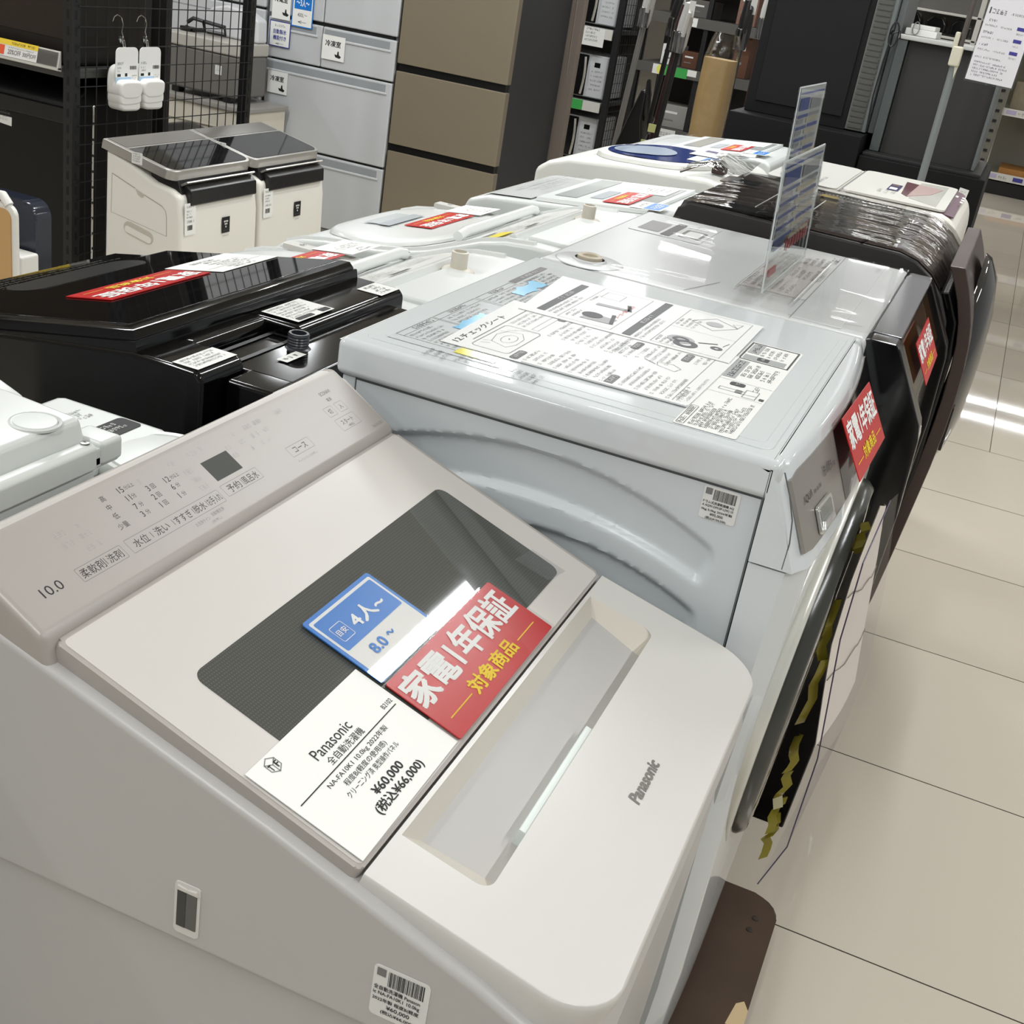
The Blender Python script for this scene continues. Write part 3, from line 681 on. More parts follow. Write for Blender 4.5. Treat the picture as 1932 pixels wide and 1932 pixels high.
    b.lathe(g.at(1.495, .322, H), [(.0, 0), (.018, 0)], md, 20); b.lathe(g.at(1.495, .322, H+.0003), [(.006, 0), (.011, 0)], mk, 18); b.lathe(g.at(1.48, .312, H+.0001), [(.008, 0), (.016, 0)], mk, 18)
    b.line(g, 1.50, .30, 1.515, .278, .003, mk, H); b.lathe(g.at(1.495, .275, H), [(.003, 0), (.008, 0)], mk, 14); b.line(g, 1.51, .270, 1.53, .266, .001, mk, H)
    tag(b.obj('manual_sheet'), 'far printed paper sheet with washer drawings and dark title bars on white drum washer', 'paper sheet')
    # red card stuck on the control panel
    b = B(); a = Vector((-.0615, 1.366, .928)); u = Vector((-.0565, 1.585, .9185))-a; v = Vector((-.098, 1.37, .9895))-a
    red_card(b, F(a+Vector((.006, 0, .003)), u, v), .217, .076)
    tag(b.obj('warranty_card'), 'red 家電1年保証 warranty card stuck on the silver control panel of the white drum washer', 'sales card')
    # the board it stands on
    b = B(); bw = M('dolly_brown', (78, 58, 42), .55, mottle=.4, mscale=14); ed = M('dolly_chip', (205, 180, 140), .7)
    b.rslab(UPX, -.66, .006, 1.175, 1.655, .045, .062, .0995, bw, .004)
    for (x, y) in ((-.055, 1.595), (-.058, 1.565)): b.lathe(F((x+.03, y, .0996), (1, 0, 0), (0, 1, 0)), [(.0055, 0), (.0055, .001), (.004, .0015), (0, .001)], M('dolly_bolt', (50, 42, 36), .5), 12)
    bd = b.obj('board', thing('dolly', 'brown wooden dolly board on castors under the white drum washer', 'dolly', (-.33, 1.42, 0)))
    b = B(); b.poly(F((.003, 1.39, .0997), (1, 0, 0), (0, 1, 0)), [(-.022, -.03), (.003, -.035), (.003, .01), (-.006, .025), (-.016, .015)], ed, 0); b.obj('chipped_corner', bd.parent)
    for (x, y) in ((-.58, 1.27), (-.58, 1.55), (-.08, 1.27), (-.08, 1.55)):
        b = B(); b.lathe(F((x, y-.012, .031), (1, 0, 0), (0, 0, 1)), [(0, -.024), (.031, -.024), (.031, 0), (0, 0)], PBLK, 18); b.box(x-.02, x+.02, y-.02, y+.02, .045, .063, M('castor_metal', (120, 120, 120), .4, metal=.8)); b.obj('castor', bd.parent)
drum_washer()

def folds(x, y, amp, seed, n=9, w=(.006, .018)):
    rr = random.Random(seed); z = 0
    for _ in range(n):
        y0, sl, wd, a, x0, ln = rr.uniform(-.05, .65), rr.uniform(-.35, .35), rr.uniform(*w), rr.uniform(.3, 1), rr.uniform(-.55, -.1), rr.uniform(.08, .3)
        d = (y-y0-sl*(x+.35))/wd; z += a*math.exp(-d*d)*math.exp(-((x-x0)/ln)**2)
    return amp*z
# ------------------------------------------------------------------ second white drum washer with a black front, wrapped in film
def second_drum():
    r = thing('drum_washing_machine', 'white-topped drum washer with black angular front, third in the front row', 'washing machine', (-.36, 2.08, 0))
    wt = M('drum_white_b', (206, 208, 208), .28); blk = M('front_black_gloss', (13, 13, 14), .12, spec=.5)
    b = B(); b.box(-.625, -.135, 1.790, 2.372, .03, .985, wt, .008); b.box(-.60, -.16, 1.81, 2.35, 0, .03, PBLK); b.obj('cabinet', r)
    b = B(); b.box(-.635, -.118, 1.782, 2.378, .955, .9935, wt, .010, 3)
    f = FT(0, 0, .9935)
    b.rslab(f, 1.80, 2.36, .16, .235, .004, 0, .0010, wt, .0006); b.line(f, 1.79, .235, 2.36, .235, .001, GREYP, .0012)
    b.line(f, 1.80, .40, 1.91, .37, .0012, GREYP, .0006); b.line(f, 1.81, .24, 1.85, .135, .001, GREYP, .0006)
    b.lathe(F((-.566, 1.835, .9935), (1, 0, 0), (0, 1, 0)), [(.055, 0), (.052, .0015), (.030, .002), (.024, .005)], wt, 28)
    lid = b.obj('lid', r)
    b = B(); be = M('cap_beige', (196, 186, 168), .5)
    b.lathe(F((-.566, 1.835, .9945), (1, 0, 0), (0, 1, 0)), [(.020, 0), (.020, .008), (.016, .010), (.013, .008), (.013, .003), (0, .003)], be, 24); b.obj('hose_inlet_cap', lid)
    b = B(); b.rslab(f, 2.16, 2.352, .472, .606, .006, .0003, .0009, wt)
    b.rect(f, 2.185, 2.285, .555, .595, M('label_photo_grey', (150, 148, 148), .5), .0013); b.rslab(f, 2.17, 2.31, .530, .548, .003, .0009, .0013, M('label_dark', (82, 80, 82), .5))
    b.rslab(f, 2.19, 2.27, .480, .520, .006, .0009, .0013, GREYP); b.rslab(f, 2.20, 2.26, .485, .513, .005, .0013, .0017, M('label_pale', (220, 220, 220), .4)); b.para(f, 2.285, .518, .05, .005, 4, .010, GREYP, .0013)
    b.obj('picture_label', lid)
    b = B()
    b.rect(f, 1.93, 2.34, .205, .345, M('label_tint', (204, 203, 202), .4), .0004)
    for (x0, y0, n, ln) in ((1.95, .335, 3, .12), (2.10, .335, 4, .10), (2.22, .33, 3, .09), (1.95, .29, 3, .10), (2.08, .285, 6, .11), (2.21, .285, 4, .10), (2.27, .24, 2, .05)):
        b.para(f, x0, y0, ln, .0065, n, .0115, GREYP, .0008)
    b.scrib(f, 2.290, .165, .035, .007, GREYP, .0012); b.scrib(f, 2.30, .24, .03, .012, BLACK, .0008)
    b.obj('instruction_label', lid)
    # black front: prism with angular end cheeks and a recessed glossy face
    prof = [(-.128, .14), (-.128, .988), (-.115, .994), (-.076, .994), (-.069, .985), (-.015, .887), (-.010, .865), (-.006, .74), (-.010, .60), (-.020, .30), (-.030, .14)]
    b = B(); b.prism(prof, 'y', 1.790, 1.838, blk, .003); b.prism(prof, 'y', 2.318, 2.366, blk, .003)
    inn = [(-.120, .14), (-.120, .986), (-.090, .988), (-.080, .975), (-.032, .888), (-.028, .86), (-.024, .60), (-.040, .14)]
    b.prism(inn, 'y', 1.83, 2.33, blk, .002)
    b.box(-.118, -.074, 1.835, 2.32, .985, .9955, M('front_top_strip', (62, 62, 66), .15, metal=.3), .002)
    fr = b.obj('front_panel', r)
    b = B(); gf = F((-.079, 1.84, .9765), (0, 1, 0), (-.048, 0, .087))
    b.fbox(gf, .0, .478, -.088, -.004, .0003, .0012, M('amber_gloss', (60, 40, 16), .06, spec=.7)); b.obj('touch_panel', fr)
    b = B(); red_card(b, F((-.0255, 1.955, .9035), (-.0, .208, .0), (-.040, .0, .0735)), .212, .068)
    tag(b.obj('warranty_card'), 'red warranty card on the black angular front of the third front-row washer', 'sales card')
    b = B(); fm = clear('wrap_film', gloss=.035, rough=.03)
    n = 44; vs = []; fs = []
    for i in range(n+1):
        for j in range(n+1):
            x = -.632+i*.513/n; y = 1.80+j*.57/n; e = min(i, n-i, j, n-j)/n; vs.append((x, y, .9970+folds(x, y-1.8, .0016, 21, 9, (.008, .02))*min(1, e*8)))
    for i in range(n):
        for j in range(n): fs.append((i*(n+1)+j, (i+1)*(n+1)+j, (i+1)*(n+1)+j+1, i*(n+1)+j+1))
    b.geo(vs, fs, fm); b.obj('wrapping_film', r)
second_drum()

# ------------------------------------------------------------------ acrylic sign holders
def sign_holder(x, y0, y1, z, h, lean, label, fl):
    r = thing('sign_holder', label, 'sign holder', (x, (y0+y1)/2, z), 'clear acrylic sign holders on the front row')
    ac = clear('acrylic', (238, 241, 240), .02, .10); edge = M('acrylic_edge', (205, 210, 208), .12, spec=.7)
    b = B(); V = Vector
    def pl(dx, m, bb):
        bb.face([(x+dx, y0, z+.003), (x+dx, y1, z+.003), (x+dx-lean, y1, z+h), (x+dx-lean, y0, z+h)], m)
    pl(.003, ac, b); pl(-.003, ac, b)
    for yy in (y0, y1): b.tube([(x, yy, z+.003), (x-lean, yy, z+h)], .0014, edge, 6)
    b.tube([(x-lean, y0, z+h), (x-lean, y1, z+h)], .0016, edge, 6); b.tube([(x, y0, z+.004), (x, y1, z+.004)], .0022, edge, 6)
    b.obj('plate', r)
    b = B(); b.rect(F((x-.045, y0+.005, z), (1, 0, 0), (0, 1, 0)), 0, .095, 0, y1-y0-.01, clear('acrylic_base', (248, 246, 245), .02, .03), .002)
    for xx in (x-.045, x+.05): b.tube([(xx, y0+.005, z+.0016), (xx, y1-.005, z+.0016)], .0012, edge, 5)
    b.obj('base', r)
    # printed insert, seen through the plates from its back
    m = bpy.data.materials.get('insert_film')
    if not m:
        m = bpy.data.materials.new('insert_film'); m.use_nodes = True; nt = m.node_tree
        p = nt.nodes['Principled BSDF']; p.inputs['Base Color'].default_value = col((226, 226, 226)); p.inputs['Roughness'].default_value = .5; p.inputs['Alpha'].default_value = .72
    b = B(); f = F((x+.0005, y0, z+.003), (0, 1, 0), (-lean, 0, h)); W = y1-y0; nv = M('insert_blue', (96, 108, 164), .5); gy = M('insert_grey', (165, 165, 170), .5); pk = M('insert_red', (196, 92, 96), .5); dn = M('insert_beige', (196, 188, 168), .5)
    b.rect(f, .012, W-.01, h*.36, h*.985, m, 0)
    for side in (.0012, -.0012):
        b.rect(f, .02, W*.42, h*.80, h*.90, nv, side); b.rect(f, W*.48, W-.03, h*.80, h*.90, gy, side)
        for k in range(5):
            yy = h*(.74-.095*k); b.rect(f, .02, W*.45, yy, yy+h*.026, nv, side); b.rect(f, W*.5, W-.03, yy, yy+h*.03, nv if k % 2 else gy, side)
            b.rect(f, .02, W*.3, yy-h*.045, yy-h*.01, gy, side); b.rect(f, W*.4, W-.04, yy-h*.045, yy-h*.012, dn, side)
        b.rect(f, .02, W*.3, h*.30, h*.37, nv, side)
        for k in range(8): b.rect(f, W*(.38+.07*k), W*(.41+.07*k), h*.22, h*(.30+.011*k), pk, side)
        b.rect(f, .02, W*.22, h*.10, h*.16, pk, side)
        b.rect(f, .015, W-.012, h*.93, h*.945, nv, side)
    b.obj('printed_insert', r)
sign_holder(-.295, 1.868, 2.235, .9995, .197, .013, 'near clear acrylic sign holder on the white top of the third front-row washer', 1)

# ------------------------------------------------------------------ glossy brown drum washer
def brown_drum():
    r = thing('drum_washing_machine', 'glossy dark brown drum washer wrapped in film with big curved front door', 'washing machine', (-.33, 2.76, 0))
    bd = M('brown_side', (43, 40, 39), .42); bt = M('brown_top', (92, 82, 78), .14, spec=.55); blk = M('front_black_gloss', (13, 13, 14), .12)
    Y0, Y1 = 2.462, 3.052
    prof = [(-.60, .03), (-.606, .965), (-.596, .998), (-.575, 1.014), (-.15, 1.008), (-.115, .999), (-.082, .978), (-.052, .944), (-.030, .90), (-.020, .84), (-.018, .60), (-.035, .16), (-.06, .03)]
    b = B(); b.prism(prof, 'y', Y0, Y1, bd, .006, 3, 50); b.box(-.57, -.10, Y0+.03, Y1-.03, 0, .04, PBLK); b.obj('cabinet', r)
    b = B(); tp = [(-.575, 1.0142), (-.15, 1.0085), (-.113, .999), (-.082, .979), (-.060, .955)]
    secs = []
    for y in (Y0+.008, Y1-.008): secs.append([(x, y, z+.0012) for x, z in tp])
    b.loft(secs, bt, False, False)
    f = FT(0, 0, 1.013)
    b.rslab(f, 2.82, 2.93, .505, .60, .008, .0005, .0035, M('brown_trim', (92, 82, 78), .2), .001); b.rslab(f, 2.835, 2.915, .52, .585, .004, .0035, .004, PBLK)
    b.rslab(f, 2.475, 2.56, .40, .555, .030, .0015, .0030, PBLK, 0); b.line(f, 2.466, .385, 2.56, .375, .006, PBLK, .0030)
    b.line(f, 2.466, .225, 2.53, .218, .006, PBLK, -.001)
    for i in range(26): b.rect(f, 2.985, 2.995+.012*R_.random(), .20+.0085*i, .204+.0085*i, STICK, .001)
    for i in range(10): b.rect(f, 2.94, 2.952, .20+.012*i, .205+.012*i, STICK, .0005)
    b.rslab(f, 2.925, 2.965, .345, .385, .002, .0022, .0028, M('sticker_yellow', (214, 190, 110), .5))
    b.obj('top_panel', r)
    b = B(); fm = clear('wrap_film_strong', gloss=.16, rough=.03, wrinkle=.10, wscale=7, stretch=(1, 2.5, 1)); rr = random.Random(2)
    n = 150; vs = []; fs = []
    cum = [(-.604, .96), (-.585, 1.0115), (-.5, 1.017), (-.4, 1.0165), (-.3, 1.0150), (-.22, 1.0140), (-.15, 1.0125), (-.11, 1.002), (-.078, .982), (-.05, .950), (-.036, .92)]
    cum = [cum[0]]+[(-.585+.023*k, lerp(cum, -.585+.023*k)) for k in range(24)]+[(-.036, .92)]
    for i in range(n+1):
        y = Y0-.002+i*(Y1-Y0+.004)/n
        for (x, z) in cum: vs.append((x, y, z+.004+folds(x, y-Y0, .0013, 5, 44, (.006, .018))*min(1, 6*min(i, n-i)/n)))
    m_ = len(cum)
    for i in range(n):
        for j in range(m_-1): fs.append((i*m_+j, i*m_+j+1, (i+1)*m_+j+1, (i+1)*m_+j))
    b.geo(vs, fs, fm); b.obj('wrapping_film', r)
    # door: brown frame curved outwards, dark glass dome
    out = [(-.026, 1.004), (-.008, .966), (.004, .935), (.015, .90), (.023, .86), (.028, .81), (.030, .75), (.029, .685), (.024, .602), (.015, .50), (.004, .38), (-.006, .285), (-.010, .262)]
    inn = [(-.038, .262), (-.034, .285), (-.022, .38), (-.010, .50), (-.002, .602), (.003, .685), (.004, .75), (.002, .81), (-.002, .86), (-.010, .90), (-.024, .94), (-.040, .974), (-.055, 1.002)]
    frm = M('door_frame_brown', (98, 86, 82), .36, metal=.75, spec=.5)
    b = B(); b.prism(out+inn, 'y', 2.482, 3.040, frm, .0025, 2, 50); door = b.obj('door', r)
    b = B(); b.prism([(-.06, .95), (-.04, .955), (-.012, .90), (.0, .82), (.0, .60), (-.02, .38), (-.035, .20), (-.07, .20)], 'y', 2.470, 3.045, blk, .004); b.obj('door_lining', door)
    b = B(); df = F((.012, 2.76, .76), (0, 1, 0), (0, 0, 1)); b.lathe(df, [(.235, -.01), (.228, .004), (.19, .026), (.12, .040), (0, .045)], M('dome_glass', (30, 31, 32), .06, spec=.7), 48); b.obj('door_glass', door)
    b = B(); b.rslab(F((.028, 2.55, .62), (0, 1, 0), (0, 0, 1)), 0, .02, 0, .10, .006, 0, .006, bd, .002); b.obj('door_handle', door)
brown_drum()
sign_holder(-.400, 2.478, 2.775, 1.0275, .236, .012, 'far clear acrylic sign holder on the glossy dark brown drum washer', 1)

# ------------------------------------------------------------------ white and purple top loader
def purple_washer():
    r = thing('washing_machine', 'white top-loading washer with purple control strip, last in the front row', 'washing machine', (-.33, 3.57, 0))
    wh = M('offwhite', (228, 224, 214), .35); pu = M('purple_panel', (98, 70, 86), .3); pd = M('purple_dark', (84, 46, 54), .35)
    prof = [(-.60, .03), (-.605, .93), (-.575, .975), (-.50, .985), (-.13, .982), (-.095, .970), (-.078, .94), (-.072, .90), (-.075, .50), (-.09, .03)]
    b = B(); b.prism(prof, 'y', 3.285, 3.855, wh, .018, 4); b.box(-.57, -.12, 3.32, 3.82, 0, .04, PBLK); b.obj('cabinet', r)
    f = FT(0, 0, .985)
    b = B(); b.rslab(f, 3.305, 3.835, .40, .585, .03, .0005, .003, M('panel_pale_grey', (196, 194, 188), .4), .001); b.para(f, 3.36, .55, .18, .012, 6, .020, GREYP, .0035); b.line(f, 3.30, .392, 3.84, .392, .006, GREYP, .0012); b.obj('back_panel', r)
    b = B(); b.rslab(f, 3.31, 3.83, .125, .385, .02, .0005, .006, M('lid_translucent', (212, 210, 202), .3), .002)
    b.slab(f, [(3.34, .15), (3.80, .15), (3.78, .225), (3.40, .225)], .0055, .0068, M('lid_window_grey', (186, 184, 176), .25))
    lid = b.obj('lid', r)
    b = B(); b.rect(f, 3.48, 3.62, .262, .292, M('label_navy', (48, 42, 92), .4), .0072); b.rect(f, 3.50, 3.545, .268, .288, STICK, .0076); b.rect(f, 3.58, 3.60, .268, .288, M('label_gold', (120, 104, 60), .4), .0076)
    for k in range(3): b.scrib(f, 3.40, .30-.018*k, .07, .010, GREYP, .0072)
    b.obj('label', lid)
    b = B(); b.slab(f, [(3.42, .232), (3.72, .226), (3.73, .262), (3.46, .250)], .006, .0075, pd); b.slab(f, [(3.42, .232), (3.55, .18), (3.70, .16), (3.72, .226)], .006, .008, M('handle_mauve', (170, 146, 142), .4)); b.obj('lid_handle', lid)
    b = B(); pts = [(3.315, .100), (3.80, .100), (3.835, .112), (3.835, .145)]+[(3.82-.055*i, .145+.030*math.sin(PI*i/9)) for i in range(1, 9)]+[(3.315, .14)]
    P2 = F((-.11, 0, .9765), (0, 1, 0), (-1, 0, .16)); b.slab(P2, [(x, y-.11) for x, y in pts], .001, .004, pu, .001)
    for k in range(3): b.rect(P2, 3.62+.05*k, 3.65+.05*k, -.012, -.004, STICK, .0045)
    b.rect(P2, 3.52, 3.56, -.008, -.003, pd, .0045); b.rect(P2, 3.70, 3.74, .006, .014, STICK, .0045); b.scrib(P2, 3.55, .014, .06, .008, STICK, .0045)
    b.obj('control_panel', r)
purple_washer()
# ------------------------------------------------------------------ back row: machines that face the other way
def strip(b, xs, y0, y1, prof, m, dz):
    """a sheet following a machine's top profile"""
    n = 10; x0, x1 = xs
    rows = []
    for i in range(n+1):
        x = x0+(x1-x0)*i/n; z = lerp(prof, x)+dz
        rows.append([(x, y0, z), (x, y1, z)])
    b.loft(rows[::-1], m, False, False)
def pframe(prof, x, y, dz=0.0, back=True):
    """frame lying on the profile at x, y; reads from the far side when back"""
    z = lerp(prof, x)+dz; s = (lerp(prof, x+.03)-lerp(prof, x-.03))/.06
    return F((x, y, z), (0, -1, 0), (1, 0, s)) if back else F((x, y, z), (0, 1, 0), (-1, 0, -s))
def small_white_washer():
    r = thing('washing_machine', 'small white washer seen from behind with round cap and screw, at the left edge', 'washing machine', (-.97, .62, 0))
    wh = M('small_white', (206, 209, 206), .34)
    b = B(); b.box(-1.24, -.712, .36, .872, .02, .928, wh, .02, 3); b.box(-1.20, -.74, .40, .84, 0, .03, PBLK); b.obj('cabinet', r)
    b = B(); b.box(-1.25, -.696, .35, .880, .922, .9405, wh, .006, 2)
    b.prism([(-.694, .925), (-.694, .946), (-.699, .950), (-.708, .950), (-.716, .944), (-.716, .925)], 'y', .36, .842, wh, .002)
    b.box(-.735, -.694, .848, .879, .925, .949, wh, .005, 3)
    b.box(-.735, -.696, .838, .85, .925, .944, wh, .002)
    b.lathe(F((-.7035, .836, .9502), (1, 0, 0), (0, 1, 0)), [(.0045, -.004), (.0045, .0012), (.0015, .0016), (0, .0006)], M('screw_metal', (150, 150, 148), .3, metal=.9), 14)
    b.obj('top_frame', r)
    b = B(); b.prism([(-1.2, .935), (-1.2, .966), (-.80, .970), (-.722, .966), (-.714, .94)], 'y', .38, .853, wh, .006, 3)
    b.prism([(-1.2, .93), (-1.2, .950), (-.90, .955), (-.84, .935)], 'y', .38, .915, wh, .005, 3)
    lid = b.obj('lid', r)
    b = B(); f = F((-.741, .814, .9672), (1, 0, 0), (0, 1, 0)); b.lathe(f, [(.0235, -.002), (.0235, .0004), (.0215, .0014), (.0200, -.0008), (.0190, .0012), (0, .0018)], wh, 40); b.obj('round_cap', lid)
    b = B(); b.box(-.88, -.742, .865, 1.005, .62, .885, wh, .014, 3); b.box(-.885, -.735, .87, 1.012, .880, .902, wh, .012, 3)
    f = FT(0, 0, .9022); b.para(f, .925, .835, .07, .006, 3, .0085, GREYP, .0004, .2)
    b.rslab(f, .925, 1.0, .765, .795, .006, .0002, .0007, BLACK); b.para(f, .931, .784, .06, .006, 2, .010, STICK, .0011, .1)
    b.obj('rear_housing', r)
    b = B(); f = F((-.708, .952, .832), (1, 0, 0), (0, 1, 0)); b.lathe(f, [(.075, -.2), (.072, .0), (.064, .062), (.058, .070), (.052, .0695), (.050, .066), (.048, .0695), (0, .074)], wh, 36); b.obj('hose_cover', r)
small_white_washer()

def black_washer():
    r = thing('washing_machine', 'glossy black top-loading washer seen from behind with red and white cards on its lid', 'washing machine', (-1.05, 1.375, 0))
    bk = M('gloss_black', (6, 6, 7), .10, spec=.4); bg_ = M('gloss_black_lid', (6, 6, 7), .03, spec=.5); bs = M('satin_black', (20, 20, 21), .3)
    Y0, Y1 = 1.112, 1.642
    body = lambda xb: [(xb, .03), (xb, .920), (xb-.008, .930), (-.868, .930), (-1.06, .904), (-1.30, .858), (-1.345, .830), (-1.355, .78), (-1.345, .03)]
    b = B(); b.prism(body(-.772), 'y', Y0, 1.200, bk, .008, 3); b.prism(body(-.838), 'y', 1.198, 1.352, bk, .004, 2); b.prism(body(-.785), 'y', 1.350, Y1, bk, .008, 3); b.box(-1.3, -.84, Y0+.04, Y1-.04, 0, .04, PBLK); b.obj('cabinet', r)
    # rear platform with hose inlet
    b = B(); b.box(-.838, -.704, 1.196, 1.600, .03, .914, bk, .006, 3); b.box(-.770, -.704, 1.154, 1.21, .03, .914, bk, .006, 3)
    f2 = FT(0, 0, .9142); b.outline(f2, [(1.212, .79), (1.346, .79), (1.346, .830), (1.212, .830)], .007, bs, .0012)
    b.obj('rear_platform', r)
    b = B(); nz = M('nozzle_dark', (44, 46, 52), .3)
    b.lathe(F((-.772, 1.318, .914), (1, 0, 0), (0, 1, 0)), [(.017, 0), (.0142, .002)]+[(.0142-.0010*(i % 2), .003+.0018*i) for i in range(9)]+[(.0130, .0205), (.0100, .0205), (.0100, .006), (0, .006)], nz, 28); b.obj('hose_inlet', r)
    # lid
    lp = [(-1.27, .866), (-.868, .9405)]
    lf = F((-.868, 0, .9405), (0, 1, 0), (-1, 0, -.1853))
    b = B(); b.slab(lf, [(1.116, .0), (1.638, .0), (1.638, .36), (1.116, .36)], -.012, .002, bk, .002)
    b.slab(lf, [(1.120, .004), (1.634, .004), (1.634, .352), (1.120, .352)], .002, .0165, bk, .012, 2)
    b.slab(lf, [(1.136, .022), (1.618, .022), (1.618, .335), (1.136, .335)], .0160, .0172, bg_, .0004)
    lid = b.obj('lid', r)
    b = B(); b.slab(lf, [(1.13, .37), (1.63, .37), (1.63, .452), (1.13, .452)], -.004, .006, bg_, .002)
    b.para(lf, 1.2, .43, .4, .006, 5, .013, M('panel_print_grey', (90, 90, 86), .4), .0066); b.obj('control_panel', r)
    b = B(); b.rslab(lf, 1.26, 1.52, .285, .345, .03, .0172, .0180, bs, 0); b.obj('lid_handle', lid)
    # stickers
    b = B(); f = FT(0, 0, .9302)
    b.rect(f, 1.118, 1.196, .782, .818, STICK, .0006); b.para(f, 1.124, .810, .068, .0042, 4, .0068, GREYP, .001, .25)
    b.rect(f, 1.362, 1.456, .800, .858, STICK, .0022); b.para(f, 1.368, .850, .08, .0045, 6, .0075, GREYP, .0026, .3); b.rslab(f, 1.43, 1.452, .803, .813, .002, .0022, .0026, BLACK); b.rslab(f, 1.37, 1.41, .803, .811, .002, .0022, .0026, BLACK)
    b.rect(f, 1.575, 1.632, .790, .832, STICK, .0006); b.para(f, 1.585, .822, .035, .0055, 4, .0085, BLACK, .001, .3)
    b.rect(f2, 1.255, 1.300, .748, .764, STICK, .0016); b.scrib(f2, 1.26, .753, .034, .006, BLACK, .002)
    b.rect(f2, 1.39, 1.59, .705, .752, STICK, .0016); b.para(f2, 1.40, .744, .17, .0045, 5, .0078, GREYP, .002, .2)
    b.obj('sticker', r)
    # cards on the lid, reading towards the other aisle
    zc = .0178
    def lidp(x, y): return lf(y, -(x+.868)/1.0*1.017, zc)
    b = B(); o = lidp(-1.076, 1.458); red_card(b, F(o, (0, -1, 0), lidp(-1.0, 1.458)-o), .214, .074)
    tag(b.obj('warranty_card'), 'red warranty card lying upside down on the glossy black washer lid', 'sales card')
    b = B(); o = lidp(-1.0875, 1.615); g = F(o+Vector((0, 0, .0002)), (0, -1, 0), lidp(-.99, 1.615)-o)
    b.slab(g, [(0, 0), (.150, .0), (.146, .099), (0, .099)], 0, .0006, PAPER); b.scrib(g, .05, .085, .05, .007, BLACK, .001); b.scrib(g, .045, .075, .06, .006, BLACK, .001); b.line(g, .005, .070, .14, .070, .0008, BLACK, .001)
    b.para(g, .03, .060, .08, .0055, 3, .009, BLACK, .001, .2); b.scrib(g, .06, .028, .04, .008, BLACK, .001); b.scrib(g, .055, .015, .06, .009, BLACK, .001)
    tag(b.obj('price_card'), 'white price card on the far corner of the glossy black washer lid', 'price card')
black_washer()

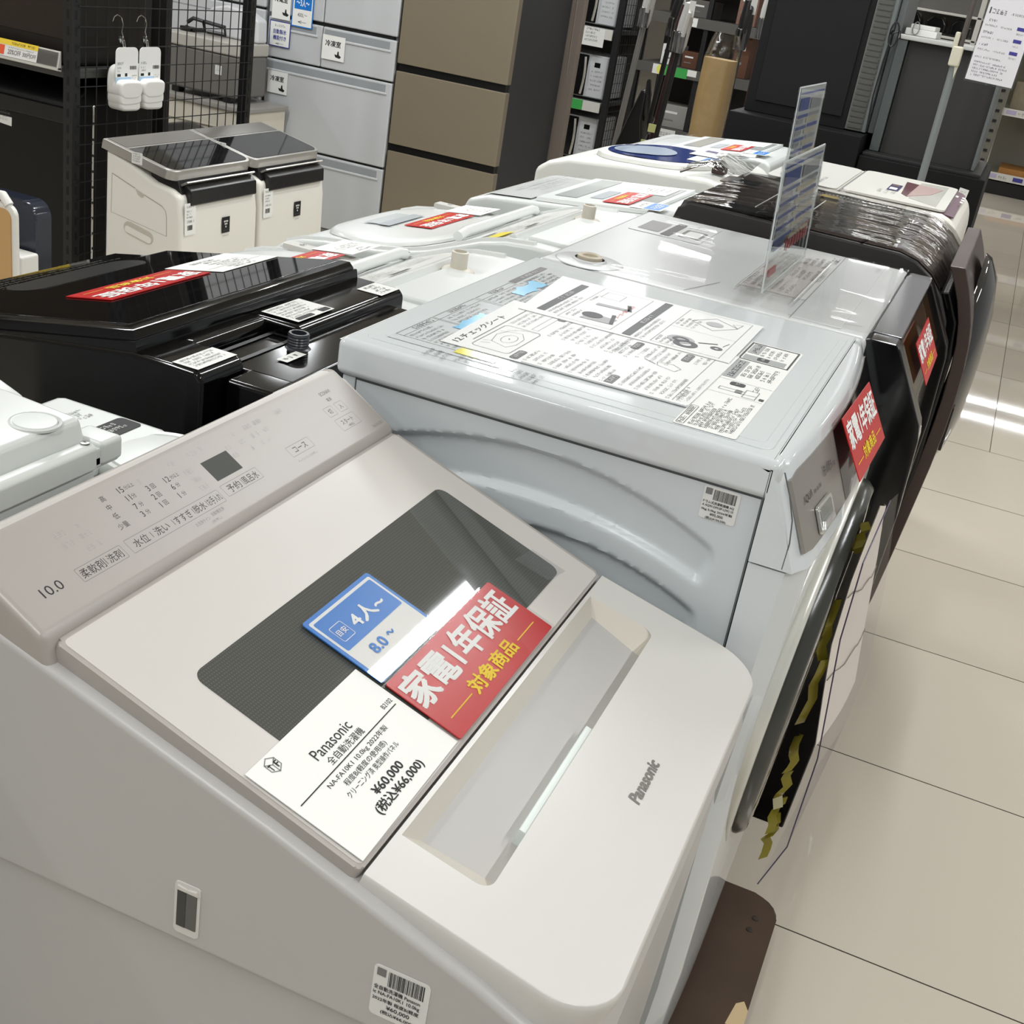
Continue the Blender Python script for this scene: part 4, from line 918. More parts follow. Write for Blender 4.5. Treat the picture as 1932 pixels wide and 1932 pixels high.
CUR = [(-1.43, .745), (-1.40, .768), (-1.36, .782), (-1.30, .792), (-1.24, .797), (-1.18, .801), (-1.12, .811), (-1.06, .827), (-1.0, .850), (-.944, .872), (-.89, .884), (-.83, .889), (-.775, .888), (-.74, .880)]
def curvy_washer(y0, y1, label, card_label, price_label):
    r = thing('washing_machine', label, 'washing machine', (-1.08, (y0+y1)/2, 0))
    wh = M('curvy_white', (218, 221, 219), .30); w2 = M('curvy_white_gloss', (226, 228, 226), .2); gl = M('curvy_grey_lid', (196, 201, 202), .22)
    b = B(); b.prism([(-1.42, .03)]+CUR+[(-.725, .86), (-.722, .03)], 'y', y0, y1, wh, .010, 3, 35); b.box(-1.38, -.76, y0+.04, y1-.04, 0, .04, PBLK); b.obj('cabinet', r)
    for a, c in ((y0+.012, y0+.030), (y1-.030, y1-.012)):          # wavy raised rim along the near and far edges
        b = B(); secs = [[(x, a, z-.002), (x, a+.003, z+.006), (x, c-.003, z+.006), (x, c, z-.002)] for x, z in CUR[1:-2]]
        b.loft(secs, w2); b.obj('top_rim', r)
    b = B(); cx, cy = -1.21, (y0+y1)/2; hw = (y1-y0)/2-.045   # lid with rounded front edge
    pts = [(cx+.165*math.cos(a)*(1 if math.cos(a) > 0 else 1.05), cy+hw*math.copysign(abs(math.sin(a))**.6, math.sin(a))) for a in (i*2*PI/40 for i in range(40))]
    vs = []; 
    bm = bmesh.new()
    rings = []
    for k, dz in ((1.0, .001), (.985, .007), (.95, .011), (.80, .013), (.4, .015)):
        rings.append([bm.verts.new((cx+(x-cx)*k, cy+(y-cy)*k, lerp(CUR, cx+(x-cx)*k)+dz)) for x, y in pts])
    for a, c in zip(rings, rings[1:]):
        for i in range(40): bm.faces.new((a[i], a[(i+1) % 40], c[(i+1) % 40], c[i]))
    bm.faces.new(rings[-1])
    b.merge(bm, w2); lid = b.obj('lid', r)
    b = B(); strip(b, (-1.31, -1.255), cy-.10, cy+.06, CUR, gl, .0165); strip(b, (-1.27, -1.24), cy-.11, cy+.07, CUR, M('lid_recess_grey', (172, 178, 182), .3), .0180); b.obj('lid_handle', lid)
    b = B(); strip(b, (-1.09, -1.055), cy-.12, y1-.05, CUR, M('navy_trim', (40, 52, 84), .2), .007); b.obj('blue_trim', r)
    z = lambda x: lerp(CUR, x)
    b = B(); b.tube([(-1.035, y0+.10, z(-1.035)+.012), (-1.035, y0+.14, z(-1.035)+.018), (-1.035, y1-.06, z(-1.035)+.018), (-1.035, y1-.03, z(-1.035)+.012)], .0115, w2, 12); b.box(-1.04, -1.025, y1-.034, y1-.028, z(-1.035)+.008, z(-1.035)+.018, BLACK); b.obj('hinge_bar', r)
    # rear deck: print strip, raised channel, hose inlet
    b = B(); strip(b, (-1.0, -.895), y0+.035, y1-.04, CUR, M('deck_label', (222, 222, 218), .3), .0015)
    pf = pframe(CUR, -.95, y0+.04, .0022, False)
    b.rect(pf, .0, .085, -.035, .0, M('sticker_yellow_bright', (226, 208, 40), .45), .0006); b.rect(pf, -.02, .09, .008, .016, M('bar_brown', (70, 62, 58), .5), .0006)
    b.para(pf, .10, .03, .12, .007, 5, .013, GREYP, .0006, .3); b.para(pf, .26, .03, .12, .007, 4, .013, FAINT, .0006, .3); b.rect(pf, .15, .22, -.038, -.028, M('bar_brown', (70, 62, 58), .5), .0006)
    b.obj('deck_label', r)
    b = B(); b.prism([(-.895, z(-.895)-.002), (-.892, z(-.892)+.012), (-.878, z(-.878)+.014), (-.872, z(-.872)-.002)], 'y', y0+.03, y1-.10, w2, .003, 2)
    b.box(-.86, -.75, y0+.05, y1-.22, .880, .897, wh, .006, 3); b.obj('rear_channel', r)
    b = B(); b.lathe(F((-.845, y1-.20, .889), (1, 0, 0), (0, 1, 0)), [(.030, 0), (.026, .004), (.0155, .006), (.0150, .034), (.0120, .035), (.0115, .012), (0, .012)], M('inlet_cream', (212, 206, 192), .45), 24); b.obj('hose_inlet', r)
    b = B(); b.slab(F((0, 0, z(-1.2)+.0015), (1, 0, 0), (0, 1, 0)), [(-1.30, y1-.045), (-1.04, y1-.045), (-1.04, y1-.012), (-1.30, y1-.012)], 0, .012, M('panel_pale_grey', (196, 194, 188), .4), .003)
    pf = F((-1.05, y1-.04, z(-1.2)+.0138), (0, 1, 0), (-1, 0, 0))
    for k in range(6): b.scrib(pf, .003, .02+.038*k, .02, .012, GREYP, .0006)
    b.obj('control_panel', r)
    # cards
    o = Vector((-1.222, y0+.452, z(-1.222)+.0165)); q = Vector((-1.153, y0+.452, z(-1.153)+.0168))
    b = B(); red_card(b, F(o, (0, -1, 0), q-o), .232, .070); tag(b.obj('warranty_card'), card_label, 'sales card')
    o = Vector((-1.235, y0+.585, z(-1.235)+.0168)); q = Vector((-1.14, y0+.585, z(-1.14)+.0172)); g = F(o, (0, -1, 0), q-o)
    b = B(); b.slab(g, [(0, 0), (.125, 0), (.125, .095), (0, .095)], 0, .0006, PAPER); b.scrib(g, .03, .08, .05, .007, BLACK, .001); b.scrib(g, .035, .068, .04, .007, BLACK, .001); b.para(g, .015, .05, .09, .006, 3, .010, GREYP, .001, .2)
    tag(b.obj('price_card'), price_label, 'price card')
curvy_washer(1.668, 2.172, 'white washer with wavy top rim just behind the glossy black washer', 'red warranty card on the wavy-topped white washer next to the glossy black washer', 'white price card on the wavy-topped white washer next to the glossy black washer')
curvy_washer(2.290, 2.870, 'white washer with wavy top rim behind an identical one, in front of the tan refrigerator', 'red warranty card on the farther of the two wavy-topped white washers', 'white price card on the farther of the two wavy-topped white washers')

W2P = [(-1.25, .815), (-1.20, .832), (-1.02, .848), (-.78, .872), (-.745, .872), (-.725, .860)]
def flat_washer(y0, y1, dz, label, cl, bl, pl, group):
    r = thing('washing_machine', label, 'washing machine', (-.98, (y0+y1)/2, 0))
    P = [(x, z+dz) for x, z in W2P]
    wh = M('flat_white', (216, 219, 217), .3); gl = M('lid_grey_clear', (186, 190, 188), .15); pg = M('panel_print_bg', (176, 178, 176), .4)
    b = B(); b.prism([(-1.26, .03), (-1.265, .78+dz)]+P+[(-.722, .03)], 'y', y0, y1, wh, .012, 3, 20); b.box(-1.2, -.76, y0+.04, y1-.04, 0, .04, PBLK); b.obj('cabinet', r)
    b = B(); strip(b, (-1.22, -1.09), y0+.03, y1-.02, P, pg, .0035); f = pframe(P, -1.20, y1-.04, .0042); b.para(f, .02, .09, .40, .012, 4, .022, GREYP, .0006, .4); b.obj('control_panel', r)
    b = B()
    n = 8; rows = []
    for i in range(n+1):
        x = -1.075+i*.29/n; zz = lerp(P, x); rows.append([(x, y0+.025, zz+.001), (x, y0+.03, zz+.010), (x, y1-.03, zz+.010), (x, y1-.025, zz+.001)])
    b.loft(rows, wh); lid = b.obj('lid', r)
    b = B(); strip(b, (-1.05, -.99), y0+.09, y1-.05, P, gl, .0110); strip(b, (-.965, -.93), y0+.12, y0+.28, P, M('lid_recess_grey', (172, 178, 182), .3), .0110); strip(b, (-.90, -.80), y0+.10, y1-.06, P, gl, .0108); b.obj('lid_window', lid)
    def card(b, x0, x1, ya, yb, draw):
        o = Vector((x0, yb, lerp(P, x0)+.0118)); q = Vector((x1, yb, lerp(P, x1)+.0118)); draw(b, F(o, (0, -1, 0), q-o), yb-ya, x1-x0)
    b = B(); card(b, -.915, -.845, y0+.07, y0+.285, lambda b, g, W, H: red_card(b, g, W, H)); tag(b.obj('warranty_card'), cl, 'sales card', None)
    def blue(b, g, W, H):
        b.slab(g, [(0, 0), (W, 0), (W, H), (0, H)], 0, .0008, PAPER); b.slab(g, [(.006, H*.42), (W-.006, H*.42), (W-.006, H-.006), (.006, H-.006)], .0008, .0011, BLUEC); b.scrib(g, W*.2, H*.58, W*.6, H*.25, WHITEP, .0015); b.scrib(g, W*.2, H*.15, W*.6, H*.15, BLACK, .0012)
    b = B(); card(b, -.835, -.755, y0+.04, y0+.155, blue); tag(b.obj('size_guide_card'), bl, 'sales card')
    def white(b, g, W, H):
        b.slab(g, [(0, 0), (W, 0), (W, H), (0, H)], 0, .0006, PAPER); b.scrib(g, W*.25, H*.8, W*.5, .009, BLACK, .001); b.para(g, W*.15, H*.6, W*.7, .007, 4, .013, BLACK, .001, .2)
    b = B(); card(b, -.915, -.815, y0+.295, y0+.455, white); tag(b.obj('price_card'), pl, 'price card')
flat_washer(2.915, 3.44, .010, 'white washer with grey-windowed lid and red, white and blue cards, left of the brown washer', 'red warranty card on the grey-windowed white washer left of the dark brown washer',
            'blue and white size guide card on the grey-windowed white washer left of the brown washer', 'white price card on the grey-windowed white washer left of the dark brown washer', None)
def blue_lid_washer():
    y0, y1 = 3.50, 4.06
    r = thing('washing_machine', 'tall white washer with a blue-tinted oval lid window, in the back row', 'washing machine', (-.97, 3.78, 0))
    wh = M('tall_white', (224, 224, 218), .3); nv = M('lid_blue_glass', (38, 58, 122), .1, spec=.6); gl = M('lid_blue_pale', (176, 188, 206), .15)
    P = [(-1.30, .84), (-1.262, .868), (-1.20, .888), (-1.02, .905), (-.78, .912), (-.73, .905), (-.70, .880)]
    b = B(); b.prism([(-1.31, .03)]+P+[(-.695, .03)], 'y', y0, y1, wh, .016, 3, 25); b.box(-1.25, -.76, y0+.04, y1-.04, 0, .04, PBLK); b.obj('cabinet', r)
    b = B(); cy = (y0+y1)/2
    def oval(k, dz, cx=-1.0, rx=.19, ry=.24): return [(cx+rx*k*math.cos(a), cy+ry*k*math.sin(a), lerp(P, cx+rx*k*math.cos(a))+dz) for a in (i*2*PI/40 for i in range(40))]
    bm = bmesh.new(); rg = [[bm.verts.new(p) for p in oval(k, d)] for k, d in ((1, .001), (.98, .012), (.9, .016))]
    for a, c in zip(rg, rg[1:]):
        for i in range(40): bm.faces.new((a[i], a[(i+1) % 40], c[(i+1) % 40], c[i]))
    bm.faces.new(rg[-1]); b.merge(bm, wh); lid = b.obj('lid', r)
    b = B(); b.face([(x, y, z) for x, y, z in oval(.84, .0175)], nv); b.face([(x, y, z) for x, y, z in oval(.5, .0182, -1.05, .19, .24)], gl); b.obj('lid_window', lid)
    b = B(); g = pframe(P, -1.23, y1-.05, .0012); b.para(g, .02, .12, .42, .012, 4, .022, GREYP, .0006, .4); b.obj('control_panel', r)
    zc = lambda x: lerp(P, x)
    b = B(); g = F((-.90, cy+.05, zc(-.9)+.0188), (0, -1, 0), (1, 0, .03)); b.slab(g, [(0, 0), (.12, 0), (.12, .085), (0, .085)], 0, .0008, PAPER); b.slab(g, [(.006, .036), (.114, .036), (.114, .079), (.006, .079)], .0008, .0011, BLUEC); b.scrib(g, .03, .05, .06, .02, WHITEP, .0015)
    tag(b.obj('size_guide_card'), 'blue and white size guide card on the tall washer with the blue lid window', 'sales card')
    b = B(); g = F((-.93, cy+.24, zc(-.9)+.0188), (0, -1, 0), (1, 0, .03)); b.slab(g, [(0, 0), (.17, 0), (.17, .09), (0, .09)], 0, .0006, PAPER); b.para(g, .02, .07, .12, .008, 4, .014, BLACK, .001, .2); b.rect(g, .01, .06, .02, .06, M('label_purple', (70, 50, 100), .4), .001)
    tag(b.obj('price_card'), 'white price card on the tall washer with the blue lid window', 'price card')
    b = B(); fm = clear('loose_film', gloss=.30, wrinkle=.9, wscale=9)
    b.loft([[(-.86, 3.52+i*.07, .925+.012*math.sin(i*1.3)), (-.80, 3.53+i*.07, .945+.015*math.sin(i*2.1)), (-.72, 3.52+i*.07, .925+.010*math.cos(i))] for i in range(7)], fm, False, False)
    b.box(-.80, -.76, 3.62, 3.66, .915, .935, M('plug_brown', (70, 48, 40), .4), .004)
    b.tube([(-.86, 3.50, .918), (-.83, 3.54, .935), (-.80, 3.60, .95), (-.79, 3.64, .94)], .003, M('cord_dark', (70, 58, 50), .4), 6)
    b.obj('film_wrapped_plug', r)
blue_lid_washer()
flat_washer(4.14, 4.67, .045, 'white washer with red and blue cards at the far end of the back row', 'red warranty card on the farthest white washer of the back row',
            'blue and white size guide card on the farthest white washer of the back row', 'white price card on the farthest white washer of the back row', None)
# ------------------------------------------------------------------ refrigerators along the back wall
def sheet_on(f, x0, x1, y0, y1, m=None):
    b = B(); b.slab(f, [(x0, y0), (x1, y0), (x1, y1), (x0, y1)], .0004, .0016, m or PAPER); return b
def refrigerators():
    wh = M('fridge_white', (193, 195, 197), .35); whd = M('fridge_white_groove', (150, 154, 158), .4); gap = M('fridge_gap', (22, 22, 23), .6)
    # white one
    r = thing('refrigerator', 'white multi-drawer refrigerator with small signs on its drawers', 'refrigerator', (-3.01, 5.5, 0))
    X0, X1, Y = -3.345, -2.675, 5.2
    b = B(); b.box(X0+.006, X1-.006, Y+.03, Y+.66, .02, 1.82, M('fridge_side_grey', (168, 170, 172), .4), .006); b.box(X0+.02, X1-.02, Y+.015, Y+.04, .05, 1.80, gap); b.obj('cabinet', r)
    mid = -3.055
    def drawer(x0, x1, z0, z1, nm, groove=True):
        b = B(); b.box(x0, x1, Y, Y+.028, z0, z1, wh, .006, 3)
        if groove:
            b.prism([(Y-.0002, z1-.006), (Y-.001, z1-.006), (Y-.001, z1-.043), (Y-.0045, z1-.047), (Y-.0045, z1-.052), (Y-.0002, z1-.054)], 'x', x0+.008, x1-.022, wh)
            b.box(x0+.01, x1-.03, Y-.0012, Y, z1-.042, z1-.010, whd)
        return b.obj(nm, r)
    drawer(X0, X1, .055, .392, 'drawer'); drawer(X0, X1, .402, .778, 'drawer')
    drawer(X0, mid-.002, .786, .962, 'drawer'); drawer(mid+.002, X1, .786, .962, 'drawer')
    drawer(X0, mid-.002, .978, 1.80, 'door', False); drawer(mid+.002, X1, .978, 1.80, 'door', False)
    f = F((0, Y-.005, 0), (1, 0, 0), (0, 0, 1))
    def hand(b, x, y): b.poly(f, [(x, y), (x+.022, y-.004), (x+.03, y+.004), (x+.018, y+.012), (x+.016, y+.026), (x+.010, y+.026), (x+.008, y+.010), (x-.006, y+.012)], BLACK, .002)
    def sg(x, y, wd, ht, lab, kind):
        if kind == 'blue':
            b = sheet_on(f, x, x+wd, y, y+ht, BLUEC); b.rect(f, x+.005, x+wd-.005, y+.005, y+ht-.005, PAPER, .0018); b.rect(f, x+.012, x+wd-.01, y+ht*.48, y+ht-.012, BLUEC, .002); b.text(f, '〜3人〜', x+wd/2, y+ht*.56, wd*.6, ht*.2, WHITEP, .02, .0022, 'c'); b.text(f, '400L〜', x+wd/2, y+ht*.28, wd*.45, ht*.1, BLACK, 0, .002, 'c'); b.text(f, '←', x+wd/2, y+ht*.1, wd*.4, ht*.08, BLACK, 0, .002, 'c')
        elif kind == 'ice':
            b = sheet_on(f, x, x+wd, y, y+ht, NAVY); b.rect(f, x+.004, x+wd-.004, y+.004, y+ht-.004, PAPER, .0018); b.scrib(f, x+wd*.25, y+ht*.78, wd*.5, ht*.09, GREYP, .002); b.text(f, '自動製氷', x+wd/2, y+ht*.5, wd*.62, ht*.18, NAVY, .02, .002, 'c'); b.text(f, '機能付き', x+wd/2, y+ht*.26, wd*.62, ht*.18, NAVY, .02, .002, 'c'); b.text(f, '←', x+wd/2, y+ht*.08, wd*.4, ht*.08, BLACK, 0, .002, 'c')
        else:
            b = sheet_on(f, x, x+wd, y, y+ht); b.text(f, kind, x+wd*.48, y+ht*.55, wd*.68, ht*.25, BLACK, .02, .002, 'c'); hand(b, x+wd*.62, y+ht*.15)
        tag(b.obj('sign_card'), lab, 'sign')
    sg(-3.326, .956, .098, .13, 'white 冷蔵室 sign with pointing hand on left door of the white refrigerator', '冷蔵室')
    sg(-3.220, .938, .112, .16, 'blue and white 3人 sign on the left door of the white refrigerator', 'blue')
    sg(-3.332, .835, .112, .112, 'blue-framed 自動製氷機能付き sign on the small left drawer of the white refrigerator', 'ice')
    sg(-3.048, .826, .118, .105, 'white 冷凍室 sign on the small right drawer of the white refrigerator', '冷凍室')
    sg(-3.325, .628, .108, .098, 'white 冷凍室 sign on the wide drawer of the white refrigerator', '冷凍室')
    # the one at its left, only a strip of it seen
    r = thing('refrigerator', 'white refrigerator of which only a strip shows left of the multi-drawer one', 'refrigerator', (-3.66, 5.5, 0))
    b = B(); b.box(-3.95, -3.372, 5.23, 5.86, .02, 1.7, wh, .006); b.box(-3.94, -3.38, 5.215, 5.24, .05, 1.69, gap); b.obj('cabinet', r)
    for z0, z1 in ((.05, .632), (.642, .982), (.992, 1.69)):
        b = B(); b.box(-3.96, -3.365, 5.2, 5.228, z0, z1, wh, .008, 3); b.box(-3.94, -3.38, 5.1985, 5.2, z1-.045, z1-.041, whd); b.obj('door', r)
    # tan one with a charcoal side
    r = thing('refrigerator', 'tan three-compartment refrigerator with charcoal side, right of the white refrigerator', 'refrigerator', (-2.39, 5.5, 0))
    tn = M('fridge_tan', (146, 135, 115), .33, metal=.35, spec=.5, mottle=.06, mscale=220, stretch=(.02, 1, 1)); ch = M('fridge_charcoal', (46, 47, 50), .45)
    X0, X1 = -2.662, -2.118
    b = B(); b.box(X0+.004, X1-.006, Y+.045, Y+.68, .02, 1.76, ch, .006); b.box(X0+.005, X1-.01, Y+.012, Y+.05, .04, 1.75, PBLK); b.obj('cabinet', r)
    for z0, z1, nm in ((.055, .487, 'drawer'), (.520, .839, 'drawer'), (.872, 1.745, 'door')):
        b = B(); b.box(X0, X1, Y, Y+.042, z0, z1, tn, .004, 2); b.box(X1-.0035, X1+.0005, Y+.002, Y+.043, z0+.002, z1-.002, M('fridge_tan_edge', (146, 136, 118), .3, metal=.4)); b.obj(nm, r)
    b = B(); tp = M('partition_taupe', (128, 117, 107), .5); b.box(-2.21, -2.069, 5.90, 5.95, 0, 2.0, tp, .004); struct(b.obj('wall_partition'))
    b = B(); b.tube([(-2.105+.006*math.sin(z*3), 5.897, z) for z in (.9, 1.0, 1.1, 1.2, 1.3, 1.5, 2.0)], .0022, M('cord_taupe', (142, 132, 122), .5), 5); tag(b.obj('cord'), 'thin pale cord hanging down the taupe partition', 'cord')
    b = B(); b.box(-6.95, -2.10, 5.92, 6.0, 0, 2.0, M('wall_dark', (88, 86, 84), .7)); struct(b.obj('wall_partition'))
refrigerators()

# ------------------------------------------------------------------ humidifying air purifiers
def purifier(dy, label):
    r = thing('air_purifier', label, 'air purifier', (-2.37, 3.27+dy, 0))
    iv = M('purifier_ivory', (234, 231, 222), .42); bk = M('purifier_black', (26, 25, 26), .3); sv = M('purifier_silver', (176, 173, 168), .28, metal=.6); gl = M('purifier_glass', (16, 16, 17), .05, spec=.7)
    Y0, Y1 = 3.066+dy, 3.474+dy
    b = B(); b.prism([(-2.512, .02), (-2.512, .690), (-2.49, .684), (-2.40, .652), (-2.33, .622), (-2.27, .612), (-2.242, .598), (-2.229, .52), (-2.223, .34), (-2.225, .02)], 'y', Y0, Y1, iv, .014, 4, 30)
    b.box(-2.5, -2.24, Y0+.02, Y1-.02, 0, .03, bk); b.obj('body', r)
    b = B(); b.prism([(-2.36, .60), (-2.36, .655), (-2.262, .640), (-2.255, .618), (-2.245, .60)], 'y', Y0+.02, Y1-.02, bk, .003)
    b.prism([(-2.268, .612), (-2.247, .627), (-2.225, .612), (-2.222, .570), (-2.232, .566), (-2.26, .566)], 'y', Y0+.038, Y1-.022, bk, .004); b.prism([(-2.262, .6265), (-2.238, .640), (-2.233, .6365), (-2.255, .6225)], 'y', Y0+.03, Y1-.02, sv, .001); b.obj('louvre', r)
    lf = F((-2.515, 0, .717), (0, 1, 0), (-.982, 0, .189))
    b = B(); b.rslab(lf, Y0-.008, Y1+.006, -.262, 0, .035, -.030, 0, sv, .005, (1, 1, 0, 0), 6, 3); b.rslab(lf, Y0+.004, Y1-.006, -.252, -.088, .028, 0, .0012, gl, .0004, (1, 1, 0, 0))
    b.rslab(lf, Y0+.004, Y1-.006, -.078, -.006, .004, 0, .0012, M('purifier_vent', (112, 108, 102), .4, metal=.5), .0004)
    b.line(lf, Y0+.004, -.083, Y1-.006, -.083, .004, M('purifier_trim', (205, 202, 196), .25, metal=.6), .0010); b.obj('top_panel', r)
    # side: filter door with catch, carrying recess
    sf = F((0, Y0, 0), (1, 0, 0), (0, 0, 1)); ln = M('purifier_line', (168, 163, 152), .6); rc = M('purifier_recess', (196, 190, 178), .5)
    b = B()
    for a, c in (((-2.486, .618), (-2.40, .590)), ((-2.365, .577), (-2.30, .557))): b.line(sf, a[0], a[1], c[0], c[1], .0028, ln, .0006)
    b.tube([sf(x, y, .0002) for x, y in ((-2.30, .557), (-2.287, .545), (-2.283, .528), (-2.281, .470))], .0012, ln, 5)
    pts = [(-2.40, .590), (-2.39, .573), (-2.377, .566), (-2.368, .5695), (-2.365, .578)]; b.poly(sf, pts, rc, .0004)
    b.line(sf, -2.486, .618, -2.488, .50, .0012, ln, .0005); b.line(sf, -2.488, .50, -2.281, .470, .0012, ln, .0005)
    b.obj('filter_door', r)
    b = B(); q = F(sf(-2.384, .458, 0), (.978, 0, -.208), (.208, 0, .978)); b.rslab(q, -.056, .056, -.020, .020, .0195, -.002, .0012, rc, .0010, n=7); b.rslab(q, -.050, .050, -.016, .004, .009, .0012, .0016, iv, 0, n=7); b.obj('carrying_recess', r)
    ff = F((-2.2105, 0, 0), (0, 1, 0), (-.0333, 0, 1))
    b = B(); b.rslab(ff, Y0+.012, Y0+.066, .482, .578, .004, .001, .0028, PAPER); b.scrib(ff, Y0+.02, .565, .035, .006, GREYP, .0032); b.para(ff, Y0+.02, .552, .03, .005, 3, .009, BLACK, .0032, .3); b.barcode(ff, Y0+.024, Y0+.05, .497, .512, BLACK, .0032, 14); b.scrib(ff, Y0+.022, .520, .035, .007, BLACK, .0032); b.obj('price_tag', r)
    b = B(); b.rect(ff, Y0+.205, Y0+.247, .464, .514, PBLK, .0018)
    for i, (x, y) in enumerate(((.218, .500), (.226, .5005), (.234, .500), (.222, .492), (.230, .492), (.226, .483))): b.lathe(ff.at(Y0+x, y, .0022), [(0, 0), (.0032, 0)], STICK, 8)
    b.scrib(ff, Y0+.212, .470, .028, .003, GREYP, .0022); b.scrib(ff, Y0+.208, .453, .034, .004, GREYP, .0018); b.obj('emblem', r)
    b = B(); b.rslab(F((0, Y0-.0085, 0), (1, 0, 0), (-.189, 0, .982)).at(.0, 0, 0), -2.405, -2.368, .215, .245, .002, 0, .001, STICK) if False else None
    q = F((-2.408, Y0-.0085, .665), (1, 0, 0), (0, 0, 1)); b = B(); b.rslab(q, 0, .038, 0, .034, .002, 0, .0012, STICK); b.para(q, .004, .027, .03, .0045, 4, .0068, GREYP, .0016, .2); b.obj('sticker', r)
    return r
purifier(0, 'nearer ivory air purifier with silver-framed black glass top')
purifier(.425, 'farther ivory air purifier, half hidden behind an identical one')

